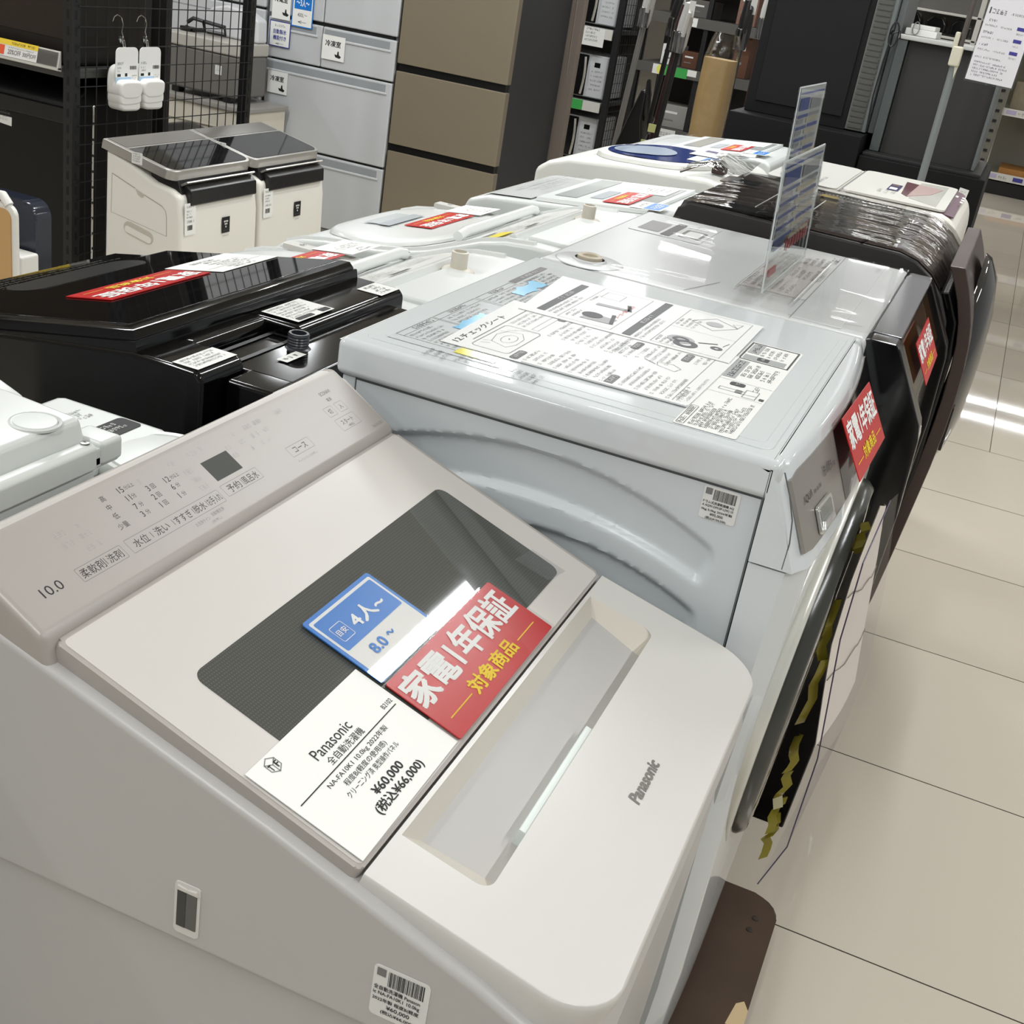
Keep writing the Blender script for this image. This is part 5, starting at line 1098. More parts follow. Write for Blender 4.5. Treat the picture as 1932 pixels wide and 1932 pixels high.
# ------------------------------------------------------------------ rack with wire mesh side at the left
def left_rack():
    r = thing('storage_rack', 'black slotted steel rack with wire mesh side and price rail at the left', 'rack', (-3.2, 3.64, 0))
    st = M('rack_black', (24, 24, 26), .45); sl = M('rack_slot', (6, 6, 6), .8)
    for x, y in ((-2.725, 3.165), (-2.725, 4.105), (-3.68, 3.165), (-3.68, 4.105)):
        b = B(); b.box(x-.018, x+.018, y-.018, y+.018, 0, 1.9, st, .002)
        for i in range(38):
            z = .06+i*.048; b.box(x-.004, x+.004, y-.0188, y-.017, z, z+.026, sl); b.box(x+.017, x+.0188, y-.004, y+.004, z, z+.026, sl)
        b.obj('post', r)
    for z in (.872, 1.35):
        b = B(); b.box(-3.68, -2.73, 3.16, 3.60, z-.028, z, M('rack_shelf_grey', (70, 70, 68), .5), .002); b.obj('shelf', r)
    b = B()
    for i in range(18):
        y = 3.205+i*.0505; b.tube([(-2.706, y, .22), (-2.706, y, 1.75)], .0019, st, 5)
    for i in range(26):
        z = .24+i*.0585; b.tube([(-2.7025, 3.17, z), (-2.7025, 4.10, z)], .0019, st, 5)
    b.obj('wire_mesh', r)
    f = F((-3.66, 3.146, .868), (1, 0, 0), (0, 0, 1)); rail = M('rail_white', (206, 204, 196), .4)
    b = B(); b.prism([(3.146, .866), (3.132, .868), (3.130, .872), (3.142, .920), (3.146, .922)], 'x', -3.66, -2.748, rail, .001); b.prism([(3.147, .862), (3.128, .866), (3.128, .874), (3.147, .875)], 'x', -3.66, -2.748, rail, .001); pr = b.obj('price_rail', r)
    rf = F((-2.99, 3.1285, .873), (1, 0, 0), (0, .24, 1))
    b = B(); b.rect(rf, -.1, .162, .002, .05, STICK, .001); b.rect(rf, -.1, .162, .036, .052, M('promo_yellow', (238, 206, 60), .5), .0014); b.scrib(rf, .06, .040, .09, .007, BLACK, .0018)
    b.text(rf, '20%OFF', .048, .010, .050, .014, M('promo_ink', (120, 110, 112), .5), .01, .0014); b.text(rf, '300円OFF', .105, .010, .052, .014, MATS['promo_ink'], .01, .0014); b.scrib(rf, .05, .028, .1, .004, GREYP, .0014); b.rect(rf, .004, .034, .006, .034, M('promo_orange', (226, 90, 50), .5), .0016)
    b.obj('promotion_label', pr)
    b = B(); b.slab(rf, [(.162, .003), (.238, .003), (.238, .046), (.162, .046)], .001, .002, clear('rail_clear', (214, 214, 216), .1, .1)); b.obj('label_sleeve', pr)
    b = B(); b.box(-3.62, -2.765, 3.20, 3.57, .874, 1.30, M('appliance_brown', (30, 25, 21), .4, mottle=.3, mscale=20), .012, 3); b.box(-3.60, -2.78, 3.197, 3.202, .95, 1.27, M('appliance_brown_glass', (44, 36, 30), .2), .002)
    tag(b.obj('heater'), 'dark brown box-shaped appliance on the shelf above the price rail', 'appliance')
    b = B(); b.box(-3.64, -2.845, 3.78, 3.815, .0, 1.26, M('carton_dark', (30, 26, 25), .6, mottle=.5, mscale=25), .004); q = F((-3.28, 3.779, 0), (1, 0, 0), (0, 0, 1)); b.rect(q, .09, .19, .975, 1.0, STICK, .001); b.rect(q, .095, .12, .977, .995, M('mark_red', (160, 26, 30), .5), .0014); b.rslab(q, .08, .26, .88, .965, .01, 0, .002, M('carton_grey', (70, 66, 63), .5)); b.rect(q, .335, .375, .86, 1.25, MATS['carton_grey'], .001)
    tag(b.obj('storage_cabinet'), 'tall dark cabinet with small red mark behind the wire mesh', 'cabinet')
    for i, (y, lab) in enumerate(((3.35, 'nearer towel pack hanging from a hook on the wire mesh'), (3.465, 'farther towel pack hanging from a hook on the wire mesh'))):
        t = thing('towel_pack', lab, 'towel pack', (-2.672, y, .76), 'white towel packs on the wire mesh')
        ch = M('hook_chrome', (206, 206, 206), .15, metal=1); x = -2.676
        b = B(); b.tube([(x, y-.060, 1.022), (x, y-.052, 1.036), (x, y-.038, 1.042), (x, y-.018, 1.034), (x, y-.010, 1.015), (x, y-.016, .992), (x, y-.006, .972), (x, y-.002, .950)], .0016, ch, 6); b.lathe(F((x, y-.018, .968), (0, 1, 0), (0, 0, 1)), [(.011, -.003), (.011, .003), (.005, .004), (0, .004)], ch, 14); hk = b.obj('hook', t)
        b = B(); b.prism([(y-.018, .968), (y-.006, .968), (y+.002, .938), (y-.012, .936)], 'x', x-.006, x+.006, ch, .002); b.box(x-.008, x+.008, y-.014, y+.006, .926, .942, PBLK, .003); b.obj('clip', hk)
        cf = F((x+.010, y-.055, .835), (0, .985, 0.0), (.0, -.17, .985)); b = B(); b.rslab(cf, .0, .108, .0, .112, .018, -.001, .001, PAPER, 0, (0, 0, 1, 1)); b.rect(cf, .0, .075, .002, .022, M('band_blue', (168, 196, 224), .5), .0014); b.scrib(cf, .008, .06, .03, .008, GREYP, .0014); b.para(cf, .008, .048, .03, .005, 2, .009, GREYP, .0014); b.rslab(cf, .008, .024, .024, .032, .001, .001, .0014, BLACK); b.rslab(cf, .045, .056, .024, .034, .001, .001, .0014, BLACK); b.barcode(cf, .068, .10, .045, .056, BLACK, .0014, 14); b.para(cf, .074, .024, .03, .004, 4, .006, GREYP, .0014); b.obj('header_card', t)
        tw = M('towel_white', (232, 230, 224), .9, bump=.4, bscale=700)
        for k, (zz, wy, th, dx) in enumerate(((.842, .055, .052, -.012), (.822, .054, .030, .004), (.795, .052, .026, .002), (.775, .050, .022, .0))):
            b = B(); pts = []
            for q in range(32):
                a = 2*PI*q/32; pts.append((y+wy*math.copysign(abs(math.cos(a))**.5, math.cos(a))+.0015*math.sin(3*a+k), zz+th*math.copysign(abs(math.sin(a))**.6, math.sin(a))+.002*math.sin(2*a+k*2)))
            b.prism(pts, 'x', x-.026, x+(.006 if k == 0 else .030+dx), tw, .010, 4, 60); b.obj('towel', t)
    b = B(); ch = MATS['hook_chrome']; b.tube([(-2.688, 3.222, .765), (-2.690, 3.222, .25)], .0030, ch, 6); b.lathe(F((-2.688, 3.222, .765), (1, 0, 0), (0, 1, 0)), [(.005, 0), (.006, .004), (0, .010)], ch, 10)
    for k in range(9): b.tube([(-2.688, 3.222, .72-.05*k), (-2.688, 3.222, .712-.05*k)], .0034, st, 6)
    tag(b.obj('wall_hook_rod'), 'thin vertical metal rod fixed to the wire mesh beside the black air purifier', 'rod')
left_rack()
def left_things():
    bk = M('big_purifier_black', (12, 12, 13), .4, spec=.3)
    r = thing('air_purifier', 'large black air purifier under the rack shelf with price tag', 'air purifier', (-3.05, 3.42, 0))
    b = B(); b.prism([(3.20, .02), (3.195, .72), (3.215, .765), (3.30, .810), (3.55, .825), (3.62, .80), (3.63, .02)], 'x', -3.44, -2.765, bk, .012, 3, 30); b.box(-3.42, -2.79, 3.22, 3.6, 0, .03, PBLK); b.obj('body', r)
    f = F((0, 3.1975, 0), (1, 0, 0), (0, 0, 1))
    b = B(); b.box(-3.43, -2.775, 3.185, 3.21, .700, .748, PBLK, .004); b.obj('air_slot', r)
    b = B()
    for x, y in ((-2.884, .694-.01), (-2.877, .6845), (-2.870, .684), (-2.881, .677), (-2.873, .677), (-2.877, .670)): b.lathe(f.at(x, y, .0016), [(0, 0), (.0028, 0)], GREYP, 8)
    b.scrib(f, -2.892, .660, .03, .003, GREYP, .0016); b.scrib(f, -2.894, .650, .035, .004, M('print_dim', (70, 70, 70), .5), .0016); b.obj('emblem', r)
    b = B(); b.slab(f, [(-3.06, .655), (-2.992, .650), (-2.988, .730), (-3.06, .738)], .001, .0022, STICK); b.para(f, -3.04, .715, .045, .006, 6, .010, GREYP, .0028, .3); b.obj('price_tag', r)
    # low white appliance with wooden front, bucket and box at the left edge
    r = thing('wooden_stand', 'white-edged wooden stand cut off by the left edge', 'stand', (-2.42, 2.42, 0))
    wd = M('ply_wood', (198, 158, 104), .5, mottle=.25, mscale=12, stretch=(1, 1, .12)); wh = M('toy_white', (222, 220, 214), .4)
    f = F((0, 2.40, 0), (1, 0, 0), (0, 0, 1))
    b = B(); b.rslab(f, -2.62, -2.240, 0, .648, .030, -.012, 0, wh, .004, (0, 0, 1, 1)); b.obj('body', r)
    b = B(); b.rslab(f, -2.60, -2.253, .05, .636, .024, 0, .004, wd, .001, (0, 0, 1, 1)); b.obj('front_panel', r)
    b = B(); b.tube([(-2.34, 2.407, .645), (-2.32, 2.407, .664), (-2.285, 2.407, .666), (-2.266, 2.407, .645)], .012, wh, 10); b.obj('handle', r)
    bl = M('bucket_navy', (34, 38, 50), .12, spec=.6)
    b = B(); b.rslab(F((0, 2.58, 0), (1, 0, 0), (0, 0, 1)), -2.66, -2.340, .30, .612, .045, -.06, 0, bl, .010, n=6); b.box(-2.6, -2.38, 2.59, 2.63, 0, .31, PBLK); tag(b.obj('water_tank'), 'dark blue translucent tank behind the white-edged wooden stand', 'tank')
    b = B(); b.box(-2.42, -2.318, 2.50, 2.57, 0, .485, wh, .008, 3); b.box(-2.41, -2.36, 2.49, 2.50, .38, .46, wh, .004); tag(b.obj('plastic_box'), 'small white plastic box in front of the dark blue tank', 'box')
    # behind the mesh: white cabinet with grey cooler box
    cr = M('cabinet_cream', (214, 208, 192), .5); gy = M('cooler_grey', (108, 105, 101), .5); lt = M('cooler_lid', (176, 172, 164), .5)
    r = thing('cabinet', 'cream slatted cabinet behind the wire mesh carrying the grey cooler box', 'cabinet', (-3.55, 5.0, 0))
    b = B(); b.box(-3.98, -3.20, 4.83, 5.17, 0, .565, cr, .006)
    for k in range(7): b.box(-3.97, -3.21, 4.826, 4.832, .06+.07*k, .064+.07*k, M('cabinet_line', (170, 164, 148), .6))
    b.obj('body', r); b = B(); b.box(-3.99, -3.19, 4.82, 5.18, .565, .585, M('cabinet_top', (150, 146, 140), .4), .003); b.obj('top', r)
    r = thing('cooler_box', 'grey cooler box with pale lid and black feet behind the wire mesh', 'cooler box', (-3.47, 4.99, .586))
    b = B(); b.box(-3.665, -3.285, 4.88, 5.12, .610, .790, gy, .012, 3); q = F((0, 4.879, 0), (1, 0, 0), (0, 0, 1)); b.obj('body', r)
    b = B(); b.rect(q, -3.40, -3.365, .70, .74, STICK, .001); b.para(q, -3.396, .732, .026, .005, 4, .008, GREYP, .0014); b.obj('sticker', r)
    b = B(); b.box(-3.668, -3.282, 4.875, 5.125, .790, .845, lt, .008, 3); b.obj('lid', r)
    for x in (-3.62, -3.34):
        b = B(); b.box(x-.02, x+.02, 4.89, 4.94, .586, .612, PBLK, .004); b.obj('foot', r)
    b = B(); b.tube([(-3.63, 4.98, .885), (-3.60, 4.98, .905), (-3.545, 4.98, .90), (-3.535, 4.98, .86), (-3.60, 4.98, .855), (-3.64, 4.98, .862)], .009, PBLK, 8); b.tube([(-3.535, 4.98, .90), (-3.43, 4.98, .893), (-3.425, 4.98, .862), (-3.52, 4.98, .860)], .009, PBLK, 8); b.box(-3.66, -3.60, 4.96, 5.0, .846, .866, PBLK, .004); tag(b.obj('iron_handle'), 'black handled iron lying on the lid of the grey cooler box', 'iron')
    b = B(); b.lathe(F((-3.50, 5.10, .846), (1, 0, 0), (0, 1, 0)), [(.03, 0), (.03, .10)], wh, 8) if False else None
    b = B(); pts = [(-3.60+.0, .0)]; b.prism([(-3.58, .846), (-3.58, .93), (-3.54, .965), (-3.46, .985), (-3.36, .975), (-3.29, .945), (-3.285, .846)], 'y', 5.03, 5.11, M('helmet_white', (206, 206, 208), .4), .012, 3); tag(b.obj('white_case'), 'rounded white case standing at the back of the grey cooler box lid', 'case')
    b = B(); b.prism([(-3.62, .0), (-3.62, .36), (-3.54, .45), (-3.44, .500), (-3.25, .46), (-3.2, .42), (-3.2, .0)], 'y', 4.40, 4.78, M('bag_black', (24, 24, 27), .3), .03, 4); tag(b.obj('storage_bag'), 'black domed bag behind the air purifiers and the wire mesh', 'bag')
left_things()

# ------------------------------------------------------------------ right: tall dark cabinets, sign, glass shelf
def right_side():
    mb = M('matte_black', (9, 9, 10), .6, spec=.25); st = M('steel_grey', (118, 124, 124), .35, metal=.6); gp = M('panel_dark_grey', (47, 46, 45), .6, spec=.3)
    r = thing('display_cabinet', 'tall matte black cabinet with grooved steel side behind the washers', 'cabinet', (-.78, 5.25, 0))
    b = B(); b.box(-1.03, -.632, 5.0, 5.5, .985, 2.0, mb, .004); b.box(-.995, -.655, 4.994, 5.0, 1.03, 1.98, M('matte_black_panel', (11, 11, 12), .5, spec=.3), .002); b.obj('body', r)
    b = B(); b.box(-.632, -.560, 5.0, 5.45, .99, 2.0, M('steel_grille', (96, 96, 92), .5, metal=.3), .002)
    for k in range(48): b.box(-.625, -.572, 4.996, 5.0, 1.0+.02*k, 1.011+.02*k, M('grille_slot', (70, 70, 67), .6))
    b.box(-.566, -.552, 4.992, 5.45, .99, 2.0, st, .002); b.obj('steel_side', r)
    b = B(); b.box(-1.06, -.545, 4.88, 5.55, 0, .985, mb, .006); b.box(-1.0, -.60, 4.876, 4.88, .05, .86, M('matte_black_panel', (11, 11, 12), .5, spec=.3)); b.obj('plinth', r)
    r = thing('display_cabinet', 'dark grey panel cabinet with steel edges and pale top rail behind the purple washer', 'cabinet', (-.31, 5.25, 0))
    b = B(); b.box(-.485, -.135, 5.02, 5.4, .93, 1.335, gp, .003); b.obj('panel', r)
    for x in (-.523, -.142):
        b = B(); b.box(x, x+.036 if x < -.4 else x+.012, 5.0, 5.42, .932, 1.334, M('steel_dark', (84, 90, 90), .4, metal=.4) if x < -.4 else st, .003); b.obj('edge_profile', r)
    b = B(); b.box(-.525, -.12, 4.995, 5.45, 1.335, 1.352, M('top_rail_pale', (176, 176, 172), .4), .004); b.obj('top_rail', r)
    b = B(); b.box(-.542, -.078, 4.90, 5.5, 0, .918, mb, .005); b.box(-.535, -.10, 4.92, 5.5, .917, .931, M('plinth_step', (22, 21, 21), .5), .003); b.obj('plinth', r)
    b = B(); q = F((0, 4.899, 0), (1, 0, 0), (0, 0, 1)); b.slab(q, [(-.160, .842), (-.126, .836), (-.122, .874), (-.156, .878)], .0004, .0014, STICK); b.scrib(q, -.152, .863, .02, .004, GREYP, .0018); tag(b.obj('sticker_sheet'), 'small square white paper on the black plinth beside the purple washer', 'paper')
    b = B(); b.box(-.550, -.527, 5.05, 5.42, .988, 1.9, M('steel_column', (122, 126, 126), .35, metal=.5), .002); b.box(-.60, -.545, 4.985, 5.0, .93, .99, mb) if False else None
    tag(b.obj('steel_column'), 'grey steel column between the two dark cabinets', 'column')
    b = B(); cab = M('cable_black', (14, 14, 15), .5)
    b.tube([(-.548, 4.975, 1.00), (-.556, 4.975, 1.12), (-.553, 4.975, 1.25), (-.546, 4.975, 1.36)]+[(-.540+.016*math.cos(a), 4.972-.001*a, 1.345+.042*math.sin(a)) for a in (PI-k*PI/8 for k in range(17))]+[(-.52, 4.975, 1.36), (-.515, 4.975, 1.335)], .0033, cab, 6)
    tag(b.obj('power_cable'), 'black power cable hanging in a loop on the grey steel column', 'cable')
    b = B(); b.box(-.515, -.40, 5.08, 5.30, 1.3525, 1.376, M('box_white', (216, 216, 212), .4), .003); b.box(-.50, -.41, 5.085, 5.29, 1.376, 1.392, MATS['box_white'], .003); b.tube([(-.478+.012*math.cos(a), 5.075, 1.378+.022*math.sin(a)) for a in (k*2*PI/14 for k in range(15))], .0018, GREYP, 5); tag(b.obj('cardboard_box'), 'flat white box lying on the pale rail of the dark grey cabinet', 'box')
    # sign on a pole
    r = thing('sign_stand', 'tall sign on a steel pole with white printed sheet at the top right', 'sign', (-.262, 4.3, 0))
    b = B(); b.tube([(-.262, 4.3, .02), (-.262, 4.3, 1.33)], .0125, M('pole_steel', (136, 142, 142), .35, metal=.4), 14); b.tube([(-.260, 4.3, 1.30), (-.255, 4.3, 1.95)], .0085, M('pole_brown', (96, 90, 86), .35, metal=.4), 12); b.obj('pole', r)
    b = B(); b.lathe(F((-.262, 4.3, 0), (1, 0, 0), (0, 1, 0)), [(0, 0), (.14, 0), (.14, .012), (.02, .022), (0, .022)], mb, 32); b.obj('base', r)
    b = B(); cr = M('clip_cream', (206, 202, 182), .45); b.box(-.281, -.248, 4.278, 4.32, 1.295, 1.355, cr, .006, 3); b.box(-.283, -.268, 4.28, 4.31, 1.35, 1.395, cr, .004); b.prism([(-.26, 1.30), (-.248, 1.30), (-.254, 1.258)], 'y', 4.285, 4.30, cr, .001); b.obj('clip', r)
    q = F((-.222, 4.27, 1.262), (1, -.02, -.03), (-.02, 0, 1)); b = B(); b.fbox(q, 0, .150, 0, .64, -.004, 0, clear('acrylic', (238, 241, 240), .02, .10)); b.rect(q, .004, .146, .006, .632, M('sign_white', (222, 220, 224), .5), .0008)
    k = M('sign_ink', (74, 72, 82), .6); nv = M('sign_navy', (62, 58, 140), .5); H = .0012
    for y in (.20, .33, .46, .57): b.rect(q, .012, .016, y, y+.018, k, H); b.scrib(q, .020, y+.002, .042, .013, k, H); b.scrib(q, .075, y+.006, .055, .006, GREYP, H)
    for y in (.165, .130, .095):
        b.scrib(q, .012, y+.014, .030, .007, k, H); b.scrib(q, .012, y, .036, .005, GREYP, H); b.scrib(q, .058, y, .036, .005, GREYP, H); b.rslab(q, .106, .130, y+.002, y+.012, .001, .0008, .0012, nv); b.scrib(q, .108, y-.010, .022, .005, GREYP, H)
    b.para(q, .012, .073, .11, .005, 1, .01, GREYP, H); b.para(q, .014, .058, .11, .0052, 5, .0095, k, H, .35)
    for y in (.29, .41, .53): b.para(q, .014, y+.02, .055, .0055, 4, .010, GREYP, H, .3); b.para(q, .085, y+.02, .05, .0055, 4, .010, GREYP, H, .3)
    b.obj('sign_sheet', r)
    b = B(); b.tube([(-.258, 4.3, 1.62), (-.215, 4.275, 1.62)], .005, st, 8); b.tube([(-.258, 4.3, 1.85), (-.215, 4.275, 1.85)], .005, st, 8); b.obj('bracket', r)
    # open shelf with price rails far down the aisle
    r = thing('display_shelf', 'open shelf with white price rails and steel posts at the far right', 'shelf', (.9, 13.2, 0))
    gl = M('shelf_post', (128, 126, 118), .25, metal=.5); rl = M('price_rail_white', (206, 204, 198), .45); bd = M('shelf_board_beige', (150, 146, 134), .5)
    for x in (-.26, 2.2):
        b = B(); b.box(x-.045, x+.015, 12.76, 12.82, 0, 1.95, gl, .004); b.box(x-.04, x-.03, 12.82, 13.6, 0, 1.95, clear('shelf_side_clear', (220, 222, 214), .05, .12))
        for k in range(20): b.box(x-.055, x-.01, 12.752, 12.765, .1+.09*k, .125+.09*k, PBLK)
        b.obj('post', r)
    b = B(); b.box(-.24, 2.2, 12.85, 13.6, 0, .12, PBLK); b.obj('plinth', r)
    for z in (.195, .772, 1.36, 1.75):
        b = B(); b.box(-.24, 2.19, 12.83, 13.6, z-.03, z, bd, .002); b.obj('shelf', r)
        b = B(); b.box(-.25, 2.2, 12.80, 12.83, z-.06, z+.006, rl, .002); q = F((-.24, 12.7995, z-.052), (1, 0, 0), (0, 0, 1))
        for k in range(8): b.rect(q, .03+.24*k, .12+.24*k, .008, .045, nv if k % 2 else M('tag_lilac', (176, 168, 196), .5), .001); b.scrib(q, .135+.24*k, .014, .08, .022, GREYP, .001)
        b.obj('price_rail', r)
    b = B(); b.box(-.25, 2.2, 13.6, 13.62, 0, 1.95, M('shelf_back', (158, 154, 144), .6)); b.obj('back_panel', r)
    b = B(); b.box(-.12, 1.2, 12.86, 13.4, .196, .25, M('board_orange', (176, 120, 56), .5, mottle=.3, mscale=10), .004); tag(b.obj('wooden_board'), 'flat orange-brown wooden board on the far right shelf', 'board')
    b = B(); b.box(-.2, .45, 12.9, 13.4, .773, 1.02, M('box_dusty', (150, 138, 116), .6, mottle=.4), .01); tag(b.obj('carton'), 'dusty brown carton on the upper board of the far right shelf', 'carton')
    # white shelf with bagged goods behind the cabinets
    r = thing('display_shelf', 'white shelf with black bagged goods between the dark cabinets and the sign', 'shelf', (-.55, 7.2, 0))
    b = B(); b.box(-.78, -.36, 7.4, 7.42, 0, 1.9, M('shelf_back_grey', (92, 90, 86), .6)); b.obj('back_panel', r)
    for x in (-.78, -.37):
        b = B(); b.box(x-.012, x+.012, 7.0, 7.03, 0, 1.9, rl, .002); b.obj('post', r)
    for z in (.5, .95, 1.35, 1.46):
        b = B(); b.box(-.78, -.36, 7.0, 7.4, z-.012, z, rl, .002); b.obj('shelf', r)
    rr = random.Random(4)
    for i in range(3):
        x = -.70+.125*i; b = B(); b.prism([(x-.05, 1.351), (x-.052, 1.41), (x-.02, 1.44), (x+.03, 1.435), (x+.052, 1.40), (x+.05, 1.351)], 'y', 7.05, 7.2, M('bag_gloss_black', (22, 22, 23), .12, spec=.7), .01, 3)
        o = b.obj('bagged_item'); tag(o, 'black glossy bagged item on the white shelf between the dark cabinets and the sign', 'bag', 'black bagged items on the white shelf')
right_side()

# ------------------------------------------------------------------ centre back: microwave rack, vacuums, wrapped roll, goods shelf
def centre_back():
    pk = M('rack_black', (24, 24, 26), .45); mwm = M('microwave_white', (198, 200, 202), .35); gls = M('microwave_glass', (14, 15, 16), .1); hd = M('microwave_handle', (196, 192, 184), .2, metal=.6)
    gr = M('tag_green', (60, 160, 76), .5); gyb = M('rack_shelf_grey', (70, 70, 68), .5); rl = M('price_rail_white', (206, 204, 198), .45)
    r = thing('storage_rack', 'black rack with microwave ovens beyond the taupe partition', 'rack', (-2.85, 8.25, 0))
    for x in (-3.30, -2.545):
        for y in (7.98, 8.55):
            b = B(); b.box(x-.02, x+.02, y-.02, y+.02, 0, 1.9, pk, .002); b.obj('post', r)
    for z in (.20, .590, 1.04, 1.5):
        b = B(); b.box(-3.30, -2.56, 8.0, 8.55, z-.025, z, gyb, .002); b.obj('shelf', r)
        b = B(); b.box(-3.30, -2.58, 7.975, 7.992, z-.065, z-.002, rl, .002); q = F((-2.83, 7.974, z-.066), (1, 0, 0), (0, 0, 1))
        if z < 1: b.rect(q, -.06, .13, .002, .064, gr, .001); b.lathe(q.at(-.06, .033, .0012), [(0, 0), (.03, 0)], M('tag_yellow', (226, 220, 110), .5), 16)
        else: b.rect(q, -.02, .20, -.05, .060, STICK, .001); b.rect(q, 0, .05, .0, .04, GREYP, .0014); b.para(q, .07, .045, .1, .012, 4, .022, BLACK, .0014)
        b.obj('price_rail', r)
    b = B()
    for i in range(12): b.tube([(-2.53, 8.0+.05*i, .1), (-2.53, 8.0+.05*i, 1.8)], .002, pk, 4)
    for i in range(29): b.tube([(-2.528, 7.98, .12+.06*i), (-2.528, 8.56, .12+.06*i)], .002, pk, 4)
    b.obj('wire_mesh', r)
    b = B(); b.box(-3.30, -2.55, 8.56, 8.58, 0, 1.9, M('shelf_back_grey', (92, 90, 86), .6)); b.obj('back_panel', r)
    for z, lab in ((.201, 'lowest white microwave oven on the black rack'), (.591, 'middle white microwave oven on the black rack'), (1.041, 'uppermost white microwave oven on the black rack')):
        t = thing('microwave_oven', lab, 'microwave oven', (-2.82, 8.2, z), 'white microwave ovens on the black rack'); h = .28
        b = B(); b.box(-3.06, -2.59, 8.03, 8.42, z+.012, z+h, mwm, .008, 3); b.box(-3.04, -2.61, 8.05, 8.40, z, z+.014, PBLK); b.obj('body', t)
        q = F((0, 8.0295, z), (1, 0, 0), (0, 0, 1))
        b = B(); b.rslab(q, -3.05, -2.725, .02, h-.008, .006, 0, .006, gls, .002); d = b.obj('door', t)
        b = B(); b.tube([q(-2.742+.012*math.sin(k*PI/6), .03+(h-.05)*k/6, .024+.008*math.sin(k*PI/6)) for k in range(7)], .0085, hd, 8); b.obj('handle', d)
        b = B(); b.rslab(q, -2.710, -2.597, .02, h-.008, .004, 0, .004, mwm, .001); b.rect(q, -2.680, -2.640, h-.075, h-.045, gls, .0046)
        for k in range(5): b.scrib(q, -2.695, h-.105-.028*k, .08, .010, GREYP, .0046)
        b.obj('control_panel', t)
    # goods shelf behind the vacuum cleaners
    r = thing('display_shelf', 'grey shelf with green price tags behind the upright vacuum cleaners', 'shelf', (-1.95, 8.3, 0))
    b = B(); b.box(-2.40, -1.55, 8.55, 8.57, 0, 1.9, M('goods_back', (64, 60, 56), .6)); b.obj('back_panel', r)
    for x in (-2.39, -1.99, -1.56):
        b = B(); b.box(x-.015, x+.015, 8.0, 8.04, 0, 1.9, pk, .002); b.obj('post', r)
    for z in (.18, .52, .895, 1.20, 1.5):
        b = B(); b.box(-2.39, -1.56, 8.02, 8.55, z-.02, z, gyb, .002); b.obj('shelf', r)
        b = B(); b.box(-2.39, -1.56, 7.99, 8.0, z-.06, z, M('rail_grey', (84, 82, 78), .5), .001); q = F((-2.27, 7.989, z-.06), (1, 0, 0), (0, 0, 1))
        if z == .895: b.rect(q, .03, .22, 0, .058, gr, .001); b.rect(q, -.01, .05, 0, .058, STICK, .0012); b.lathe(q.at(.045, .029, .0014), [(0, 0), (.03, 0)], M('tag_yellow', (226, 220, 110), .5), 16); b.rect(q, .22, .28, .02, .058, STICK, .001)
        else: b.rect(q, .10, .22, .004, .055, STICK, .001); b.scrib(q, .12, .015, .08, .02, GREYP, .0014)
        b.obj('price_rail', r)
    goods = ((-2.26, .896, .11, .12, STICK, 'white upright carton beside the green price tag'), (-2.12, .896, .10, .10, M('carton_brown', (92, 58, 40), .5), 'brown carton right of the white one above the green price tag'), (-2.01, .896, .05, .09, M('carton_redbrown', (150, 96, 80), .5), 'small reddish carton above the end of the green price tag'),
             (-2.22, .521, .20, .14, M('carton_greywhite', (150, 148, 142), .5), 'pale grey carton on the shelf below the green price tag'), (-2.17, .181, .16, .16, STICK, 'white carton with black print on the lowest goods shelf'),
             (-2.2, 1.201, .22, .10, M('carton_darkgrey', (92, 88, 84), .5), 'dark grey carton on the upper goods shelf'), (-1.83, 1.201, .12, .22, M('carton_brownwhite', (126, 92, 78), .5), 'brown and white carton on the upper goods shelf near the tall black cabinet'), (-1.80, .896, .10, .26, M('carton_brown', (92, 58, 40), .5), 'tall brown carton near the tall black cabinet'))
    for x, z, wd, ht, m, lab in goods:
        b = B(); b.box(x, x+wd, 8.06, 8.06+.22, z, z+ht, m, .003); q = F((x, 8.0595, z), (1, 0, 0), (0, 0, 1)); b.rect(q, wd*.15, wd*.7, ht*.62, ht*.72, BLACK if m is STICK else STICK, .0006); b.rect(q, wd*.15, wd*.6, ht*.3, ht*.36, GREYP, .0006)
        tag(b.obj('carton'), lab, 'carton')
    # stick vacuum cleaners standing on the floor
    def vac(x, y, z1, lean, tube_m, body_m, head_m, lab, rt=.011, wide=.11, tagc=None):
        t = thing('stick_vacuum', lab, 'vacuum cleaner', (x, y, 0)); top = Vector((x+lean, y, z1)); bot = Vector((x, y, .07))
        b = B(); b.tube([bot, top], rt, tube_m, 10); b.obj('tube', t)
        b = B(); b.prism([(x-wide, .0), (x-wide*1.05, .03), (x-wide*.6, .07), (x+wide*.6, .075), (x+wide*1.05, .03), (x+wide, 0)], 'y', y-.06, y+.05, head_m, .012, 3); b.lathe(F((x, y, .06), (1, 0, 0), (0, 1, 0)), [(.03, 0), (.028, .06), (.015, .08), (0, .08)], PBLK, 14); b.obj('floor_head', t)
        d = (top-bot).normalized(); c = bot+d*(top-bot).length*.96
        b = B(); b.lathe(F(c, (0, 1, 0), d.cross(Vector((0, 1, 0)))*-1), [(0, -.12), (.026, -.11), (.034, -.02), (.034, .08), (.024, .12), (0, .13)], body_m, 18); b.obj('motor_body', t)
        b = B(); b.lathe(F(c+Vector((.0, -.05, -.12)), (1, 0, 0), (0, 1, 0)), [(0, 0), (.028, 0), (.030, .09), (.024, .10), (0, .10)], clear('dust_cup', (196, 196, 200), .08, .2), 16); b.obj('dust_cup', t)
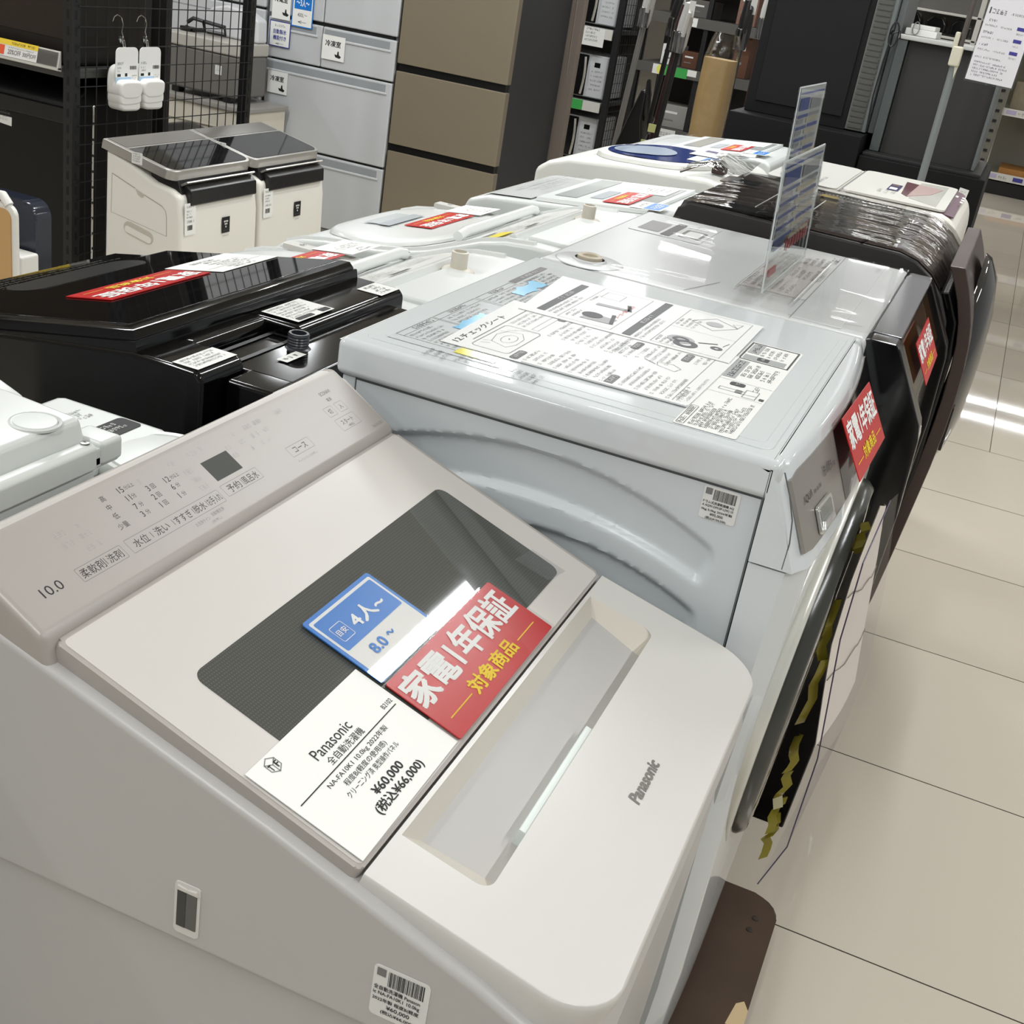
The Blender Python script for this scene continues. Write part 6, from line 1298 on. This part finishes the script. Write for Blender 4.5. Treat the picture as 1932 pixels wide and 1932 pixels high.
        b = B(); b.tube([top+Vector((-.01, 0, -.02)), top+Vector((.02, -.03, .05)), top+Vector((.03, -.08, .02)), top+Vector((.015, -.07, -.09))], .011, body_m, 8); b.obj('handle', t)
        if tagc: b = B(); b.slab(F(c+Vector((.02, -.06, .05)), (1, 0, 0), (0, 0, 1)), [(0, 0), (.03, 0), (.03, .075), (0, .075)], 0, .001, tagc); b.obj('price_tag', t)
    dk = M('vac_dark', (26, 24, 26), .35); dk2 = M('vac_darkred', (56, 34, 36), .35); wt = M('vac_white', (196, 194, 190), .35); sv = M('vac_silver', (150, 148, 144), .3, metal=.5); gd = M('vac_gold_head', (150, 140, 84), .22, metal=.7)
    vac(-2.16, 7.0, 1.30, .075, sv, wt, gd, 'silver-tubed stick vacuum with gold floor head beside the microwave rack', .017, .07, STICK)
    vac(-2.00, 7.0, 1.28, .085, dk, dk, dk, 'dark stick vacuum, second from the microwave rack', .014, .07, STICK)
    vac(-1.905, 6.8, 1.22, .08, dk2, dk2, dk, 'dark red stick vacuum, third from the microwave rack', .016, .07, STICK)
    vac(-1.765, 6.36, 1.24, .075, dk, wt, dk, 'black-tubed stick vacuum with white body left of the wrapped roll', .013, .09, STICK)
    vac(-1.425, 6.5, 1.30, .0, dk, dk, dk, 'dark stick vacuum right of the wrapped roll', .012, .08, STICK)
    vac(-1.40, 6.80, 1.36, .01, dk2, wt, dk, 'brown stick vacuum with pale body beside the tall black cabinet', .011, .08, STICK)
    for i, (x, z) in enumerate(((-1.80, .60), (-1.775, .685))):
        b = B(); b.box(x-.015, x+.03, 6.40, 6.41, z-.02, z+.02, M('tag_lemon', (206, 208, 140), .5)); b.tube([(x, 6.405, z), (x-.01, 6.48, z+.04)], .002, PBLK, 4); tag(b.obj('yellow_tag'), ('lower' if i == 0 else 'upper')+' small yellow tag on the black-tubed stick vacuum', 'tag')
    b = B(); vm = M('vac_black_body', (18, 18, 20), .3, spec=.6)
    b.prism([(-1.99, .30), (-2.0, .52), (-1.95, .70), (-1.90, .86), (-1.86, .85), (-1.86, .70), (-1.84, .60), (-1.84, .34), (-1.86, .30)], 'y', 6.52, 6.62, vm, .02, 3); b.lathe(F((-1.90, 6.6, 0), (1, 0, 0), (0, 1, 0)), [(0, 0), (.11, 0), (.11, .04), (.03, .06), (.03, .32), (0, .32)], vm, 20)
    b.tube([(-1.87, 6.54, .82), (-1.86, 6.50, .90), (-1.84, 6.50, .80), (-1.85, 6.54, .70)], .012, vm, 8); tag(b.obj('upright_vacuum'), 'bulky black upright vacuum among the stick vacuums', 'vacuum cleaner')
    # tall roll of brown paper wrapped in film
    r = thing('wrapped_roll', 'tall brown paper package in clear film left of the tall black cabinet', 'package', (-1.386, 5.97, 0))
    kp = M('kraft_paper', (202, 170, 116), .6, mottle=.25, mscale=9)
    rows = []; rr = random.Random(6)
    for k in range(14):
        z = .0+1.10*k/13; sx = .076+.002*math.sin(k*1.3); sy = .07
        rows.append([(-1.386+.03*k/13*0+sx*math.copysign(abs(math.cos(a))**.6, math.cos(a)), 5.97+sy*math.copysign(abs(math.sin(a))**.6, math.sin(a)), z) for a in (q*2*PI/20 for q in range(20))])
    b = B(); b.loft(rows, kp); b.obj('paper', r)
    fm = clear('package_film', (246, 246, 246), .10, .05, .5, 8)
    rows2 = [[(x*1.0+(-1.386-x)*-.04, y+(5.97-y)*-.04, z) for x, y, z in rw] for rw in rows]
    for k, s in ((1.14, .98), (1.18, .86), (1.21, .72)): rows2.append([(-1.380+(x+1.386)*s, 5.97+(y-5.97)*s, k+.006*math.sin(i*1.9)) for i, (x, y, z) in enumerate(rows[-1])])
    b = B(); b.loft(rows2, fm, True, False); b.obj('film', r)
centre_back()
